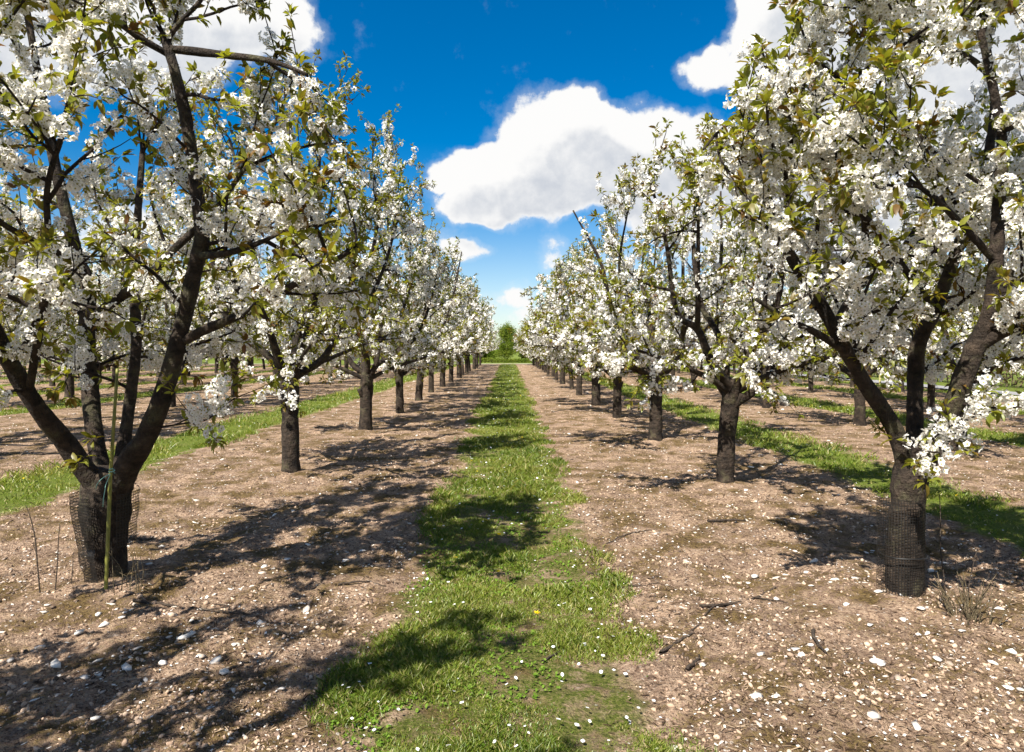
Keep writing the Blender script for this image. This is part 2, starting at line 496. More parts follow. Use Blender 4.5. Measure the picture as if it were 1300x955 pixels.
    V, Q, _ = A.get(); out['trunk'] = mesh('trunk', V, Q, M['bark'], smooth=True)
    out['limbs'] = []
    for a in limb_acc:
        V, Q, _ = a.get(); out['limbs'].append(mesh('limb', V, Q, M['bark'], smooth=True))
    return out

def generic_spec(seed, H=5.35, R=1.9, nl=5, fork=None):
    rng = np.random.default_rng(seed * 7 + 1)
    fork = fork or rng.uniform(1.0, 1.35)
    lean = rng.normal(size=2) * .05
    r0 = rng.uniform(.098, .132)
    top = np.array([lean[0], lean[1], fork])
    trunk = [(np.array([0, 0, -.12]), r0 * 1.12), (np.array([0, 0, .08]), r0 * 1.02), (np.array([lean[0] * .3, lean[1] * .3, fork * .5]), r0 * .95), (np.array([lean[0] * .8, lean[1] * .8, fork * .85]), r0 * 1.02), (top, r0 * 1.0), (top + [0, 0, .10], r0 * .75)]
    limbs = []
    a0 = rng.uniform(0, 6.28)
    for k in range(nl):
        a = a0 + 2 * pi * k / nl + rng.uniform(-.3, .3)
        s = np.array([cos(a), sin(a), 0])
        rr = R * rng.uniform(.55, .86); hh = H * rng.uniform(.76, .93)
        if k == 0: rr *= .35; hh = H * .95
        st = top + [0, 0, rng.uniform(-.22, .02)] + s * .04
        pts = [(st, .058), (st + s * rr * .22 + [0, 0, .28], .049), (st + s * rr * .48 + [0, 0, .75], .042), (st + s * rr * .74 + [0, 0, (hh - fork) * .42], .034),
               (st + s * rr * .9 + [0, 0, (hh - fork) * .68], .026), (st + s * rr + [0, 0, hh - fork], .013)]
        pts = [(p + rng.normal(size=3) * (.06 if i > 0 else 0) * (1 if i < 5 else 1.6), r * rng.uniform(.9, 1.1)) for i, (p, r) in enumerate(pts)]
        limbs.append(pts)
        if rng.random() < .75:     # a fork higher up
            b = pts[2][0]; a2 = a + rng.choice([-1, 1]) * rng.uniform(.5, 1.0); s2 = np.array([cos(a2), sin(a2), 0])
            limbs.append([(b, .036), (b + s2 * .3 + [0, 0, .25], .032), (b + s2 * .55 + [0, 0, .75], .026), (b + s2 * .75 + [0, 0, 1.45], .014)])
    for k in range(3):             # low spreading arms
        a = rng.uniform(0, 6.28); s = np.array([cos(a), sin(a), 0]); st = top + [0, 0, -.1]
        limbs.append([(st, .042), (st + s * .45 + [0, 0, .22], .034), (st + s * 1.05 + [0, 0, .42], .025), (st + s * R * .88 + [0, 0, .62], .012)])
    for k in range(2):             # sawn-off stubs
        a = rng.uniform(0, 6.28); s = np.array([cos(a), sin(a), 0]); st = top * rng.uniform(.55, .85) + s * r0 * .5
        limbs.append([(st, .05), (st + s * .06 + [0, 0, .05], .045), (st + s * .10 + [0, 0, .12], .042), (st + s * .11 + [0, 0, .15], .04)])
    return trunk, limbs

def assemble(meshes, loc, rz, sc, label, group):
    root = link('cherry_tree', None, None, loc)
    root.rotation_euler = (0, 0, rz); root.scale = (sc, sc, sc)
    root.empty_display_size = .3
    tag(root, label, 'tree', group)
    link('trunk', meshes['trunk'], root)
    for l in meshes['limbs']: link('limb', l, root)
    cr = link('crown', meshes['crown'], root)
    link('blossom', meshes['blossom'], cr); link('foliage', meshes['foliage'], cr)
    return root

def copy_tree(o, parent=None):
    c = o.copy(); COL.objects.link(c); c.parent = parent
    for ch in list(o.children): copy_tree(ch, c)
    return c

# ---- the two trees in front, limbs traced from the photo and placed at their own depth
def px_line(rows, base):
    return [(P(x, y, d) - base, r * d / F) for x, y, d, r in rows]

def base_at(x, y):
    return np.array([x, y, float(ground_h(np.array([x]), np.array([y]))[0])])

T1B = base_at(-1.69 * EYE, 2.97 * EYE)
def t1_spec():
    trunk = px_line([(141, 752, 4.9, 21), (141, 728, 4.9, 20), (137, 690, 4.9, 23), (134, 645, 4.9, 27.5), (136, 615, 4.9, 28), (140, 596, 4.9, 20)], T1B)
    L = [
        [(146, 622, 4.88, 17.2), (168, 582, 4.80, 15.4), (190, 545, 4.75, 12.9), (214, 480, 4.70, 11.1), (232, 410, 4.65, 9.9), (248, 340, 4.60, 9.9), (256, 300, 4.55, 9.2), (248, 230, 4.50, 7.7), (236, 150, 4.45, 7.0), (222, 90, 4.40, 6.3), (208, 44, 4.40, 6.3)],
        [(236, 432, 4.65, 6.3), (262, 418, 4.6, 6.3), (300, 402, 4.5, 5.5), (345, 378, 4.4, 4.8), (400, 345, 4.3, 4.5), (452, 315, 4.2, 2.7)],
        [(146, 612, 4.95, 8.4), (158, 560, 5.05, 7.7), (166, 500, 5.15, 7.0), (173, 440, 5.2, 6.3), (171, 380, 5.3, 6.3), (171, 330, 5.35, 5.5), (176, 260, 5.4, 4.5), (182, 180, 5.5, 2.7)],
        [(132, 610, 5.0, 10.5), (120, 550, 5.1, 10.6), (113, 470, 5.2, 9.9), (110, 420, 5.2, 9.2), (112, 362, 5.2, 8.4), (97, 320, 5.15, 7.7), (72, 220, 5.1, 6.3), (55, 130, 5.05, 5.5), (42, 60, 5.0, 4.5), (30, -10, 5.0, 3.6)],
        [(112, 412, 5.2, 6.3), (135, 390, 5.15, 6.3), (175, 362, 5.1, 6.3), (200, 340, 5.05, 5.5), (222, 316, 5.0, 4.8), (270, 270, 4.9, 3.6), (310, 215, 4.8, 2.7)],
        [(126, 622, 4.85, 13.6), (85, 565, 4.70, 11.7), (45, 515, 4.50, 10.5), (15, 465, 4.35, 10.6), (-5, 425, 4.2, 9.9), (-40, 350, 4.0, 7.7), (-55, 250, 3.9, 6.3), (-40, 130, 3.8, 4.8), (-10, 30, 3.7, 3.6)],
        [(212, 62, 4.4, 4.8), (250, 66, 4.4, 5.0), (295, 71, 4.35, 4.5), (345, 78, 4.3, 3.6), (390, 95, 4.3, 2.2)],
        [(212, 68, 4.4, 4.8), (180, 50, 4.3, 4.5), (150, 30, 4.2, 3.6), (110, 12, 4.1, 2.7)],
        [(212, 50, 4.4, 3.6), (232, 25, 4.35, 3.1), (255, 0, 4.3, 2.7), (275, -40, 4.3, 1.8)],
        [(256, 325, 4.55, 4.8), (285, 322, 4.4, 4.5), (320, 312, 4.3, 3.6), (370, 290, 4.2, 2.2)],
        [(102, 340, 5.15, 5.5), (70, 320, 4.9, 4.8), (30, 300, 4.7, 4.5), (-20, 270, 4.5, 3.6)],
        [(36, 500, 4.45, 5.5), (50, 420, 4.2, 4.8), (62, 330, 4.0, 4.5), (60, 240, 3.8, 3.6), (80, 170, 3.7, 2.7)],
    ]
    return trunk, [px_line(l, T1B) for l in L]

R1B = base_at(1.576 * EYE, 2.72 * EYE)
def r1_spec():
    trunk = px_line([(1147, 782, 4.49, 23), (1147, 755, 4.49, 22), (1149, 700, 4.49, 21.5), (1152, 640, 4.49, 20.5), (1156, 600, 4.49, 21), (1158, 580, 4.49, 15)], R1B)
    L = [
        [(1152, 606, 4.49, 12.2), (1143, 565, 4.47, 10.8), (1130, 535, 4.45, 10.1), (1100, 490, 4.40, 9.4), (1075, 448, 4.35, 8.6), (1055, 410, 4.30, 7.9), (1030, 365, 4.25, 7.6), (1006, 329, 4.2, 7.2), (985, 277, 4.15, 6.4), (969, 243, 4.12, 5.6)],
        [(1160, 606, 4.55, 12.2), (1161, 540, 4.60, 10.1), (1162, 480, 4.65, 9.4), (1166, 436, 4.65, 8.6), (1187, 393, 4.60, 8.0), (1212, 325, 4.55, 7.2), (1236, 262, 4.5, 6.4), (1255, 195, 4.5, 5.6), (1262, 120, 4.45, 4.5), (1250, 40, 4.4, 3.6)],
        [(1163, 612, 4.45, 13.0), (1190, 562, 4.35, 12.2), (1216, 500, 4.25, 12.2), (1238, 440, 4.20, 11.5), (1257, 395, 4.15, 10.1), (1265, 325, 4.1, 8.6), (1268, 260, 4.1, 7.9), (1272, 180, 4.05, 6.4), (1258, 100, 4.0, 4.8), (1240, 20, 4.0, 3.6)],
        [(1254, 404, 4.15, 7.9), (1285, 345, 4.05, 7.9), (1306, 300, 4.0, 8.0), (1345, 200, 3.9, 4.8), (1350, 100, 3.8, 3.6)],
        [(1240, 440, 4.2, 8.6), (1275, 420, 4.1, 7.9), (1312, 408, 4.0, 8.0), (1385, 370, 3.9, 4.8), (1430, 300, 3.9, 3.6)],
        [(1002, 318, 4.2, 4.5), (1002, 250, 4.25, 4.0), (1003, 190, 4.3, 3.6), (1006, 142, 4.3, 3.1)],
        [(1006, 150, 4.3, 3.1), (985, 140, 4.25, 2.7), (950, 145, 4.2, 2.2), (915, 165, 4.15, 1.8), (893, 190, 4.1, 1.4)],
        [(1006, 145, 4.3, 3.1), (1035, 132, 4.25, 3.1), (1065, 115, 4.2, 2.7), (1110, 80, 4.15, 2.2), (1160, 50, 4.1, 1.8)],
        [(1100, 340, 4.45, 4.8), (1098, 280, 4.45, 4.4), (1096, 230, 4.4, 4.5), (1099, 180, 4.4, 3.6), (1112, 120, 4.35, 2.7), (1140, 60, 4.3, 1.8)],
        [(1187, 395, 4.6, 5.6), (1150, 345, 4.5, 4.8), (1120, 300, 4.45, 4.5), (1085, 260, 4.4, 3.6), (1060, 215, 4.4, 2.2)],
        [(1075, 448, 4.35, 4.8), (1040, 425, 4.2, 4.5), (1000, 405, 4.1, 3.6), (960, 380, 4.0, 2.7)],
        [(1060, 415, 4.3, 5.6), (1085, 370, 4.5, 4.8), (1110, 350, 4.7, 4.5), (1150, 310, 4.9, 3.6), (1190, 240, 5.0, 2.7)],
        [(1262, 330, 4.1, 4.8), (1225, 290, 4.0, 4.5), (1190, 255, 3.9, 3.6), (1150, 225, 3.85, 2.7)],
        [(1262, 100, 4.45, 4.5), (1225, 70, 4.3, 3.6), (1185, 62, 4.2, 2.7), (1130, 30, 4.1, 1.8)],
    ]
    return trunk, [px_line(l, R1B) for l in L]

def in_view_depth_ok(dmin):
    def f(w):
        return not (w[1] > .3 and abs(w[0]) < .80 * w[1] and w[1] < dmin)
    return f

def twig_px(rows, base): return np.array([P(x, y, d) - base for x, y, d in rows])

tr, lb = t1_spec()
ex = [(smooth_line(twig_px([(200, 543, 4.75), (232, 538, 4.6), (262, 533, 4.5), (282, 518, 4.45), (298, 505, 4.4)], T1B), [1] * 5, .06)[0], .008),
      (smooth_line(twig_px([(130, 560, 4.7), (124, 565, 4.6), (118, 558, 4.5)], T1B), [1] * 3, .05)[0], .005),
      (smooth_line(twig_px([(110, 500, 4.9), (95, 470, 4.7), (80, 490, 4.6), (70, 495, 4.55)], T1B), [1] * 4, .06)[0], .006)]
kT = in_view_depth_ok(2.9)
mT1 = build_tree_meshes(11, tr, lb, np.zeros(3), R=2.15, zlow=1.2, ztop=5.3, level=0, secs=.225, limb_blossom=.16, thin=.36, extra=ex, leaf=.7, keep=lambda p: kT(p + T1B) and p[0] + T1B[0] < -.92 - .45 * max(0, p[2] - 2.7))
T1 = assemble(mT1, T1B, 0, 1, 'gnarled forked cherry tree in loose black mesh with a bamboo cane, left foreground', 'cherry trees in the row left of the central lane')
tr, lb = r1_spec()
ex = [(smooth_line(twig_px([(1160, 575, 4.45), (1185, 560, 4.3), (1195, 575, 4.2), (1185, 600, 4.15), (1175, 612, 4.1)], R1B), [1] * 5, .06)[0], .007),
      (smooth_line(twig_px([(1170, 570, 4.4), (1200, 545, 4.2), (1235, 530, 4.05), (1265, 520, 3.95)], R1B), [1] * 4, .06)[0], .008)]
kR = in_view_depth_ok(2.9)
mR1 = build_tree_meshes(12, tr, lb, np.zeros(3), R=2.3, zlow=1.15, ztop=5.2, level=0, secs=.225, limb_blossom=.32, dens=.98, thin=.80, extra=ex, leaf=.62, keep=lambda p: kR(p + R1B) and p[0] + R1B[0] > (1.22 + .6 * max(0, p[2] - 3.0) if p[2] > 2.2 else 1.40))
R1 = assemble(mR1, R1B, 0, 1, 'large cherry tree with straight trunk in snug mesh guard, right foreground', 'cherry trees in the row right of the central lane')

# ---- the pair beside the camera: only overhanging branches and shadows show
for nm, x, y in NEAR_TREES:
    b = base_at(x, y); kk = in_view_depth_ok(2.4)
    tr, lb = generic_spec(31 if nm == 'T0' else 32, 4.7, 1.6, 4, 1.2)
    lb = [l for l in lb if all(kk(p + b) for p, r in l)]
    mm = build_tree_meshes(41 if nm == 'T0' else 42, tr, lb, np.zeros(3), R=1.65, ztop=4.7, level=1, secs=.34, dens=.75, limb_blossom=.2, thin=.5, keep=lambda p: kk(p + b))
    side = 'left' if nm == 'T0' else 'right'
    assemble(mm, b, 0, 1, f'nearest cherry tree of the {side} row, only branches overhanging the frame edge',
             f'cherry trees in the row {side} of the central lane')

# ---- the rest of the rows
PROTO = {}
def proto(level, k):
    key = (level, k)
    if key not in PROTO:
        H = [5.35, 5.1, 5.5, 5.25, 4.25, 4.45, 4.3, 4.5][k] if level == 1 else [4.9, 4.6, 5.1, 4.7, 4.8][k]
        R_ = 1.95 if H > 4.55 else 2.05
        tr, lb = generic_spec(60 + k + level * 20, H, R_, 5)
        PROTO[key] = [build_tree_meshes(70 + k + level * 20, tr, lb, np.zeros(3), R=R_, zlow=.98, ztop=H, level=level, secs=(.21 if H > 4.55 else .235) if level < 2 else .27), None]
    return PROTO[key]
rr = random.Random(9)
for rn, i, x, y in SPOTS:
    if rn in ('L1', 'R1') and i == 0: continue
    side = rn in ('L1', 'R1')
    level = 1 if (side and i < 5) or (rn == 'R2' and i < 3) or (rn == 'L2' and i < 3) else 2
    nth = ORD[min(i, 19)]
    label = f'blossoming cherry tree, {nth} from the front in the {ROWNAME[rn]}'
    group = 'cherry trees in the ' + ROWNAME[rn]
    k = i % 4 + (0 if rn[0] == 'L' else 4) if level == 1 else rr.randrange(5)
    pr = proto(level, k)
    loc = base_at(x, y); rz = rr.uniform(0, 6.28); sc = rr.uniform(.95, 1.07) * (1.04 if rn[0] == 'L' and level == 2 else .94 if level == 2 else 1.)
    if pr[1] is None:
        pr[1] = assemble(pr[0], loc, rz, sc, label, group)
    else:
        c = copy_tree(pr[1]); c.location = loc; c.rotation_euler = (0, 0, rz); c.scale = (sc,) * 3
        tag(c, label, 'tree', group)

# ------------------------------------------------------------------ ground
def lines(a, b, fine_a, fine_b, fine, growth):
    xs = list(np.arange(fine_a, fine_b + 1e-6, fine))
    s = fine; v = xs[-1]
    while v < b: s *= growth; v += s; xs.append(v)
    s = fine; v = xs[0]
    while v > a: s *= growth; v -= s; xs.insert(0, v)
    return np.array(xs)
gx = lines(-2500, 2500, -4.2, 4.2, .03, 1.06)
gy = lines(-60, 2500, 2.2, 7.5, .03, 1.022)
GX, GY = np.meshgrid(gx, gy)
fade = np.clip((Y_END + 20 - GY) / 20, 0, 1) * np.clip((60 - np.abs(GX)) / 20, 0, 1)
GZ = ground_h(GX, GY) * fade
V = np.c_[GX.ravel(), GY.ravel(), GZ.ravel()]
nx, ny = len(gx), len(gy)
i = np.arange(ny - 1)[:, None] * nx; j = np.arange(nx - 1)[None]
Q = np.stack([i + j, i + j + 1, i + nx + j + 1, i + nx + j], -1).reshape(-1, 4)

def ground_mat():
    m, nt, out = new_mat('orchard_soil')
    tc = nt.node('ShaderNodeTexCoord').outputs['Object']
    sep = nt.node('ShaderNodeSeparateXYZ'); nt.put(sep.inputs[0], tc)
    x, y = sep.outputs[0], sep.outputs[1]
    wob = nt.math('ADD', nt.math('MULTIPLY', nt.math('SUBTRACT', nt.noise(tc, .9, 3), .5), .8), nt.math('MULTIPLY', nt.math('SUBTRACT', nt.noise(tc, 7., 5, .65), .5), .45))
    d = None
    for a, b in LANES:
        e = nt.math('SUBTRACT', (b - a) / 2, nt.math('ABSOLUTE', nt.math('SUBTRACT', x, (a + b) / 2)))
        d = e if d is None else nt.math('MAXIMUM', d, e)
    d = nt.math('MAXIMUM', d, nt.math('SUBTRACT', y, Y_END + 2))          # the meadow past the last trees
    d = nt.math('MAXIMUM', d, nt.math('SUBTRACT', x, 19.4))
    d = nt.math('MAXIMUM', d, nt.math('SUBTRACT', -60., x))
    g = nt.range(nt.math('ADD', d, wob), -.05, .16)
    # soil
    n1 = nt.noise(tc, 3.5, 6, .62); n2 = nt.noise(tc, 38., 5, .65); n3 = nt.noise(tc, 1.1, 4, .6)
    soil = nt.ramp(n2, [(.34, (.08, .047, .030)), (.43, (.33, .217, .145)), (.57, (.54, .385, .265)), (.70, (.64, .475, .345))])
    soil = nt.mix(nt.ramp(n1, [(.42, 0.), (.60, .6)]), soil, nt.ramp(n2, [(.38, (.09, .058, .042)), (.62, (.27, .185, .135))]))
    moss_n = nt.math('ADD', nt.math('MULTIPLY', nt.noise(tc, 2.2, 6, .68), .7), nt.math('MULTIPLY', n2, .3))
    moss = nt.ramp(moss_n, [(.475, 0.), (.56, .88)])
    # moss keeps to the strips under the rows
    soil = nt.mix(moss, soil, nt.ramp(n2, [(.38, (.055, .036, .010)), (.62, (.185, .125, .040))]))
    litter = nt.ramp(nt.noise(tc, 85., 3, .7), [(.57, 0.), (.63, .85)])
    soil = nt.mix(litter, soil, (.085, .055, .040))
    chips = nt.node('ShaderNodeTexVoronoi', feature='F1'); nt.put(chips.inputs['Vector'], tc); chips.inputs['Scale'].default_value = 26.
    cm = nt.math('MULTIPLY', nt.ramp(chips.outputs['Distance'], [(.16, 1.), (.24, 0.)]), nt.ramp(nt.noise(tc, 6.5, 4, .7), [(.5, 0.), (.6, 1.)]))
    soil = nt.mix(nt.math('MULTIPLY', cm, .8), soil, (.62, .56, .49))
    gr = nt.ramp(nt.noise(tc, 45., 5, .75), [(.36, (.05, .06, .015)), (.50, (.115, .135, .024)), (.60, (.20, .17, .07)), (.68, (.30, .22, .14))])
    gr = nt.mix(nt.ramp(nt.noise(tc, 3.1, 6, .7), [(.48, 0.), (.58, .85)]), gr, soil)
    far_g = nt.math('MAXIMUM', nt.range(nt.math('ABSOLUTE', x), 1.2, 1.9), nt.range(y, 8., 16.))
    lush = nt.ramp(nt.noise(tc, 22., 5, .75), [(.34, (.07, .105, .014)), (.52, (.125, .17, .022)), (.68, (.20, .21, .05))])
    gr = nt.mix(nt.math('MULTIPLY', far_g, .85), gr, lush)
    col = nt.mix(g, soil, gr)
    hgt = nt.math('ADD', nt.math('ADD', nt.math('MULTIPLY', n2, .6), nt.math('MULTIPLY', nt.noise(tc, 95., 4, .7), .45)), nt.math('MULTIPLY', n1, .5))
    b = nt.node('ShaderNodeBump'); b.inputs['Strength'].default_value = 1.; b.inputs['Distance'].default_value = .06
    nt.put(b.inputs['Height'], hgt)
    principled(nt, out, col, .95, .08, b.outputs[0])
    return m
tag(link('ground', mesh('ground', V, Q, ground_mat(), smooth=True)), kind='structure')

# ------------------------------------------------------------------ ground cover
RG = np.random.default_rng(77)
def sample_ground(n, d0, d1, power=1.0, margin=1.15, xr=None):
    """points spread over the seen ground, thinning with distance"""
    u = RG.random(n)
    d = d0 * (d1 / d0) ** (u ** power)
    w = .78 * d * margin
    x = RG.uniform(-1, 1, n) * w
    return x, d

def blades(n, d0, d1, power, name, thr=0.0, hscale=1., wscale=1., xlim=None, plo=.445):
    """grass blades (one bent quad each) on the lanes"""
    u = RG.random(n); d = d0 * (d1 / d0) ** (u ** power)
    if xlim is None:
        k = RG.integers(0, len(LANES), n)
        la = np.array(LANES)
        x = la[k, 0] + (la[k, 1] - la[k, 0]) * RG.uniform(-.25, 1.25, n)
    else:
        x = RG.uniform(xlim[0], xlim[1], n)
    m = (np.abs(x) < .80 * d + .6)
    x, d = x[m], d[m]
    ld = lane_dist(x, d)
    p = np.c_[x, d]
    patch = fbm(p * 2.6, 4, 21)
    keep = (ld + (patch - .5) * (.6 if xlim else .4) + (RG.random(len(x)) - .5) * .22 > thr) & (patch + RG.normal(0, .03, len(x)) > np.clip(plo - d / 90, .33, 1))
    x, d, patch = x[keep], d[keep], patch[keep]
    n = len(x)
    z = ground_h(x, d)
    g = 1 + d / 14.
    h = RG.uniform(.007, .024, n) * hscale * (.5 + 1.15 * np.clip((patch - .42) * 4, 0, 1)) * np.minimum(g, 1.7)
    w = RG.uniform(.0009, .0019, n) * wscale * (1 + d / 7.)
    a = RG.uniform(0, 2 * pi, n); b = RG.uniform(0, 2 * pi, n)
    bend = RG.uniform(.2, 1.5, n) * h
    c, s = np.cos(a), np.sin(a)
    base = np.stack([x, d, z - .004], -1)
    side = np.stack([c, s, np.zeros(n)], -1) * w[:, None]
    tip = base + np.stack([np.cos(b) * bend, np.sin(b) * bend, h], -1)
    mid = base * .5 + tip * .5 + np.stack([np.zeros(n), np.zeros(n), h * .18], -1)
    V = np.stack([base - side, base + side, mid + side * .8, tip, mid - side * .8], 1).reshape(-1, 3)
    k = np.arange(n)[:, None] * 5
    Q = k + np.array([[0, 1, 2, 3, 4]])
    tone = np.clip(.45 + (fbm(p[keep] * 1.3, 3, 33) - .5) * 1.1 + RG.normal(0, .18, n), 0, .86)
    tone = np.where(RG.random(n) < .17, RG.uniform(.84, 1, n), tone)
    tag(link(name, mesh(name, V, Q, M['grass'], rnd=tone)), 'short green grass with bare soil patches along the central lane' if xlim else 'short green grass strips between the outer tree rows', 'grass', kind='stuff')
blades(400000, 2.3, 75, 1.35, 'grass', .0, xlim=(-.95, .85))
blades(420000, 4.5, 75, 1.0, 'grass', -.02, hscale=1.7, wscale=1.7, plo=.38)

# clover and broad weeds in the central lane
def discs(n, d0, d1, xr, mat, name, size, zoff, label, cat, power=1.3, thr=.05, tilt=.5, patch_thr=.45, per=1, pseed=51):
    u = RG.random(n); d = d0 * (d1 / d0) ** (u ** power); x = RG.uniform(xr[0], xr[1], n)
    p = np.c_[x, d]
    keep = (lane_dist(x, d) > thr) & (fbm(p * 1.6, 3, pseed) > patch_thr)
    x, d = x[keep], d[keep]; n = len(x)
    x = np.repeat(x, per) + RG.normal(0, size * .9, n * per); d = np.repeat(d, per) + RG.normal(0, size * .9, n * per); n *= per
    z = ground_h(x, d) + zoff * RG.uniform(.4, 1.2, n)
    V = np.array([(cos(t) , sin(t) , .18 * (k % 2)) for k, t in enumerate(np.linspace(0, 2 * pi, 7)[:-1])])
    R = rotz(RG.uniform(0, 6.28, n))
    ax = RG.normal(0, tilt, (n, 2)); 
    T = np.zeros((n, 3, 3)); T[:, 0, 0] = 1; T[:, 1, 1] = 1; T[:, 2, 2] = 1; T[:, 2, 0] = ax[:, 0]; T[:, 2, 1] = ax[:, 1]
    W, Q = scatter(V, np.array([[0, 1, 2, 3, 4, 5]]), np.stack([x, d, z], -1), np.einsum('kij,kjl->kil', T, R), RG.uniform(.6, 1.2, n) * size * (1 + d / 25))
    tag(link(name, mesh(name, W, Q, mat, rnd=RG.random(n))), label, cat, kind='stuff')
discs(5200, 2.4, 12, (-.8, .75), M['clover'], 'clover', .0058, .014, 'low bright green clover patches among the lane grass', 'clover', per=3, patch_thr=.50)
discs(750, 2.4, 70, (-.85, .75), M['daisy'], 'daisies', .0085, .038, 'tiny white daisies dotted through the central lane grass', 'daisies', 1.0, .0, .25, .45, 1, 71)
discs(1500, 6, 60, (-9, 12), M['daisy'], 'daisies', .0085, .045, 'tiny white daisies dotted through the outer grass strips', 'daisies', 1.0, .0, .25, .48, 1, 72)
discs(260, 5, 40, (-7, 12), M['yellow'], 'dandelions', .014, .045, 'scattered yellow dandelion heads in the outer grass strips', 'dandelions', 1.0, .05, .2, .40, 1, 73)

# stones, clods and litter on the bare soil
def rock_tpl(seed, flat):
    rng = np.random.default_rng(seed)
    import bmesh
    bm = bmesh.new(); bmesh.ops.create_icosphere(bm, subdivisions=1, radius=1.)
    V = np.array([v.co[:] for v in bm.verts]); T = np.array([[v.index for v in f.verts] for f in bm.faces]); bm.free()
    V = V * (1 + rng.normal(0, .30, (len(V), 1))) * np.array([1, rng.uniform(.4, .75), flat])
    return V, T
def stone_mat(name, stops):
    m, nt, out = new_mat(name)
    at = nt.node('ShaderNodeAttribute', attribute_name='rnd')
    tc = nt.node('ShaderNodeTexCoord').outputs['Object']
    c = nt.ramp(at.outputs['Fac'], stops)
    c = nt.mix(nt.ramp(nt.noise(tc, 90., 4, .7), [(.45, 0.), (.7, .45)]), c, (.30, .23, .17))
    principled(nt, out, c, .8, .3)
    return m
M['flint'] = stone_mat('flint', [(0, (.12, .09, .075)), (.2, (.33, .25, .19)), (.5, (.52, .45, .38)), (.8, (.66, .61, .55)), (1, (.72, .68, .62))])
M['clod'] = stone_mat('soil_clod', [(0, (.04, .026, .018)), (.3, (.15, .095, .065)), (.6, (.36, .247, .168)), (1, (.55, .40, .285))])
def rocks(name, n, d0, d1, power, smin, smax, flat, mat, label, cat, patch_thr, growth=.10, pseed=61):
    x, d = sample_ground(n, d0, d1, power)
    p = np.c_[x, d]
    keep = (lane_dist(x, d) < -.04 + RG.normal(0, .05, n)) & (fbm(p * 1.4, 3, pseed) + RG.normal(0, .10, n) > patch_thr) & (x < 17.4)
    x, d = x[keep], d[keep]; n = len(x)
    sz = smin * (smax / smin) ** (RG.random(n) ** 2.2) * (1 + d * growth)
    z = ground_h(x, d) + sz * flat * .25
    var = RG.integers(0, 6, n); Ws, Qs, Rs = [], [], []; off = 0
    for v in range(6):
        m = var == v; k = int(m.sum())
        if not k: continue
        V, T = rock_tpl(200 + v, flat)
        R = rotz(RG.uniform(0, 6.28, k))
        ax = RG.normal(0, .22, (k, 2)); S = np.tile(np.eye(3), (k, 1, 1)); S[:, 2, 0] = ax[:, 0]; S[:, 2, 1] = ax[:, 1]
        W, Q = scatter(V, T, np.stack([x[m], d[m], z[m]], -1), np.einsum('kij,kjl->kil', S, R), sz[m])
        Ws.append(W); Qs.append(Q + off); off += len(W); Rs.append(np.repeat(RG.random(k), len(T)))
    tag(link(name, mesh(name, np.concatenate(Ws), np.concatenate(Qs), mat, rnd=np.concatenate(Rs))), label, cat, kind='stuff')
rocks('stones', 17000, 2.3, 70, 1.0, .003, .027, .24, M['flint'], 'pale flint chips strewn over the bare soil under the trees', 'stones', .50, .07)
rocks('soil_clods', 95000, 2.2, 40, 1.1, .003, .018, .60, M['clod'], 'small crumbs and clods of tan orchard soil', 'soil', .42, .03, 62)

def litter(n, name, d0, d1, mat, label, cat, lmin, lmax, wr, power=1.0):
    x, d = sample_ground(n, d0, d1, power)
    keep = (lane_dist(x, d) < .05 + RG.normal(0, .12, n)) & (fbm(np.c_[x, d] * 1.1, 4, 91) + RG.normal(0, .06, n) > .47); x, d = x[keep], d[keep]; n = len(x)
    L = RG.uniform(lmin, lmax, n) * (1 + d * .07); w = L * RG.uniform(wr * .6, wr * 1.3, n)
    z = ground_h(x, d) + .006
    V = np.array([(-.5, -.5, 0), (.5, -.4, .0), (.5, .4, .0), (-.5, .5, 0), (-.45, 0, .5), (.45, 0, .5)])
    Q = np.array([[0, 1, 5, 4], [4, 5, 2, 3]])
    R = rotz(RG.uniform(0, 6.28, n)); S = np.tile(np.eye(3), (n, 1, 1)); ax = RG.normal(0, .25, (n, 2)); S[:, 2, 0] = ax[:, 0]; S[:, 2, 1] = ax[:, 1]
    W, Q = scatter(V, Q, np.stack([x, d, z], -1), np.einsum('kij,kjl->kil', S, R), np.stack([L, w, w * .5], -1))
    tag(link(name, mesh(name, W, Q, mat, rnd=np.repeat(RG.random(n), 2))), label, cat, kind='stuff')
M['litter'] = thin_leaf('litter', [(0, (.028, .018, .012)), (.4, (.085, .054, .034)), (.75, (.17, .115, .073)), (1, (.33, .245, .165))], .05)
litter(75000, 'leaf_litter', 2.2, 45, M['litter'], 'broken twigs and brown leaf litter on the bare soil', 'litter', .006, .036, .16)
M['fallen_petal'] = thin_leaf('fallen_petal', [(0, (.66, .60, .52)), (1, (.82, .79, .74))], .2)
litter(13000, 'fallen_petals', 2.6, 72, M['fallen_petal'], 'fallen white petals and chips speckling the soil strips', 'petals', .006, .014, .8, .9)

# ------------------------------------------------------------------ things on the ground
def gp(px, py):
    """ground point seen at a pixel of the photo"""
    d = F * EYE / (py - CY); x = (px - CX) / F * d
    return np.array([x, d, float(ground_h(np.array([x]), np.array([d]))[0])])

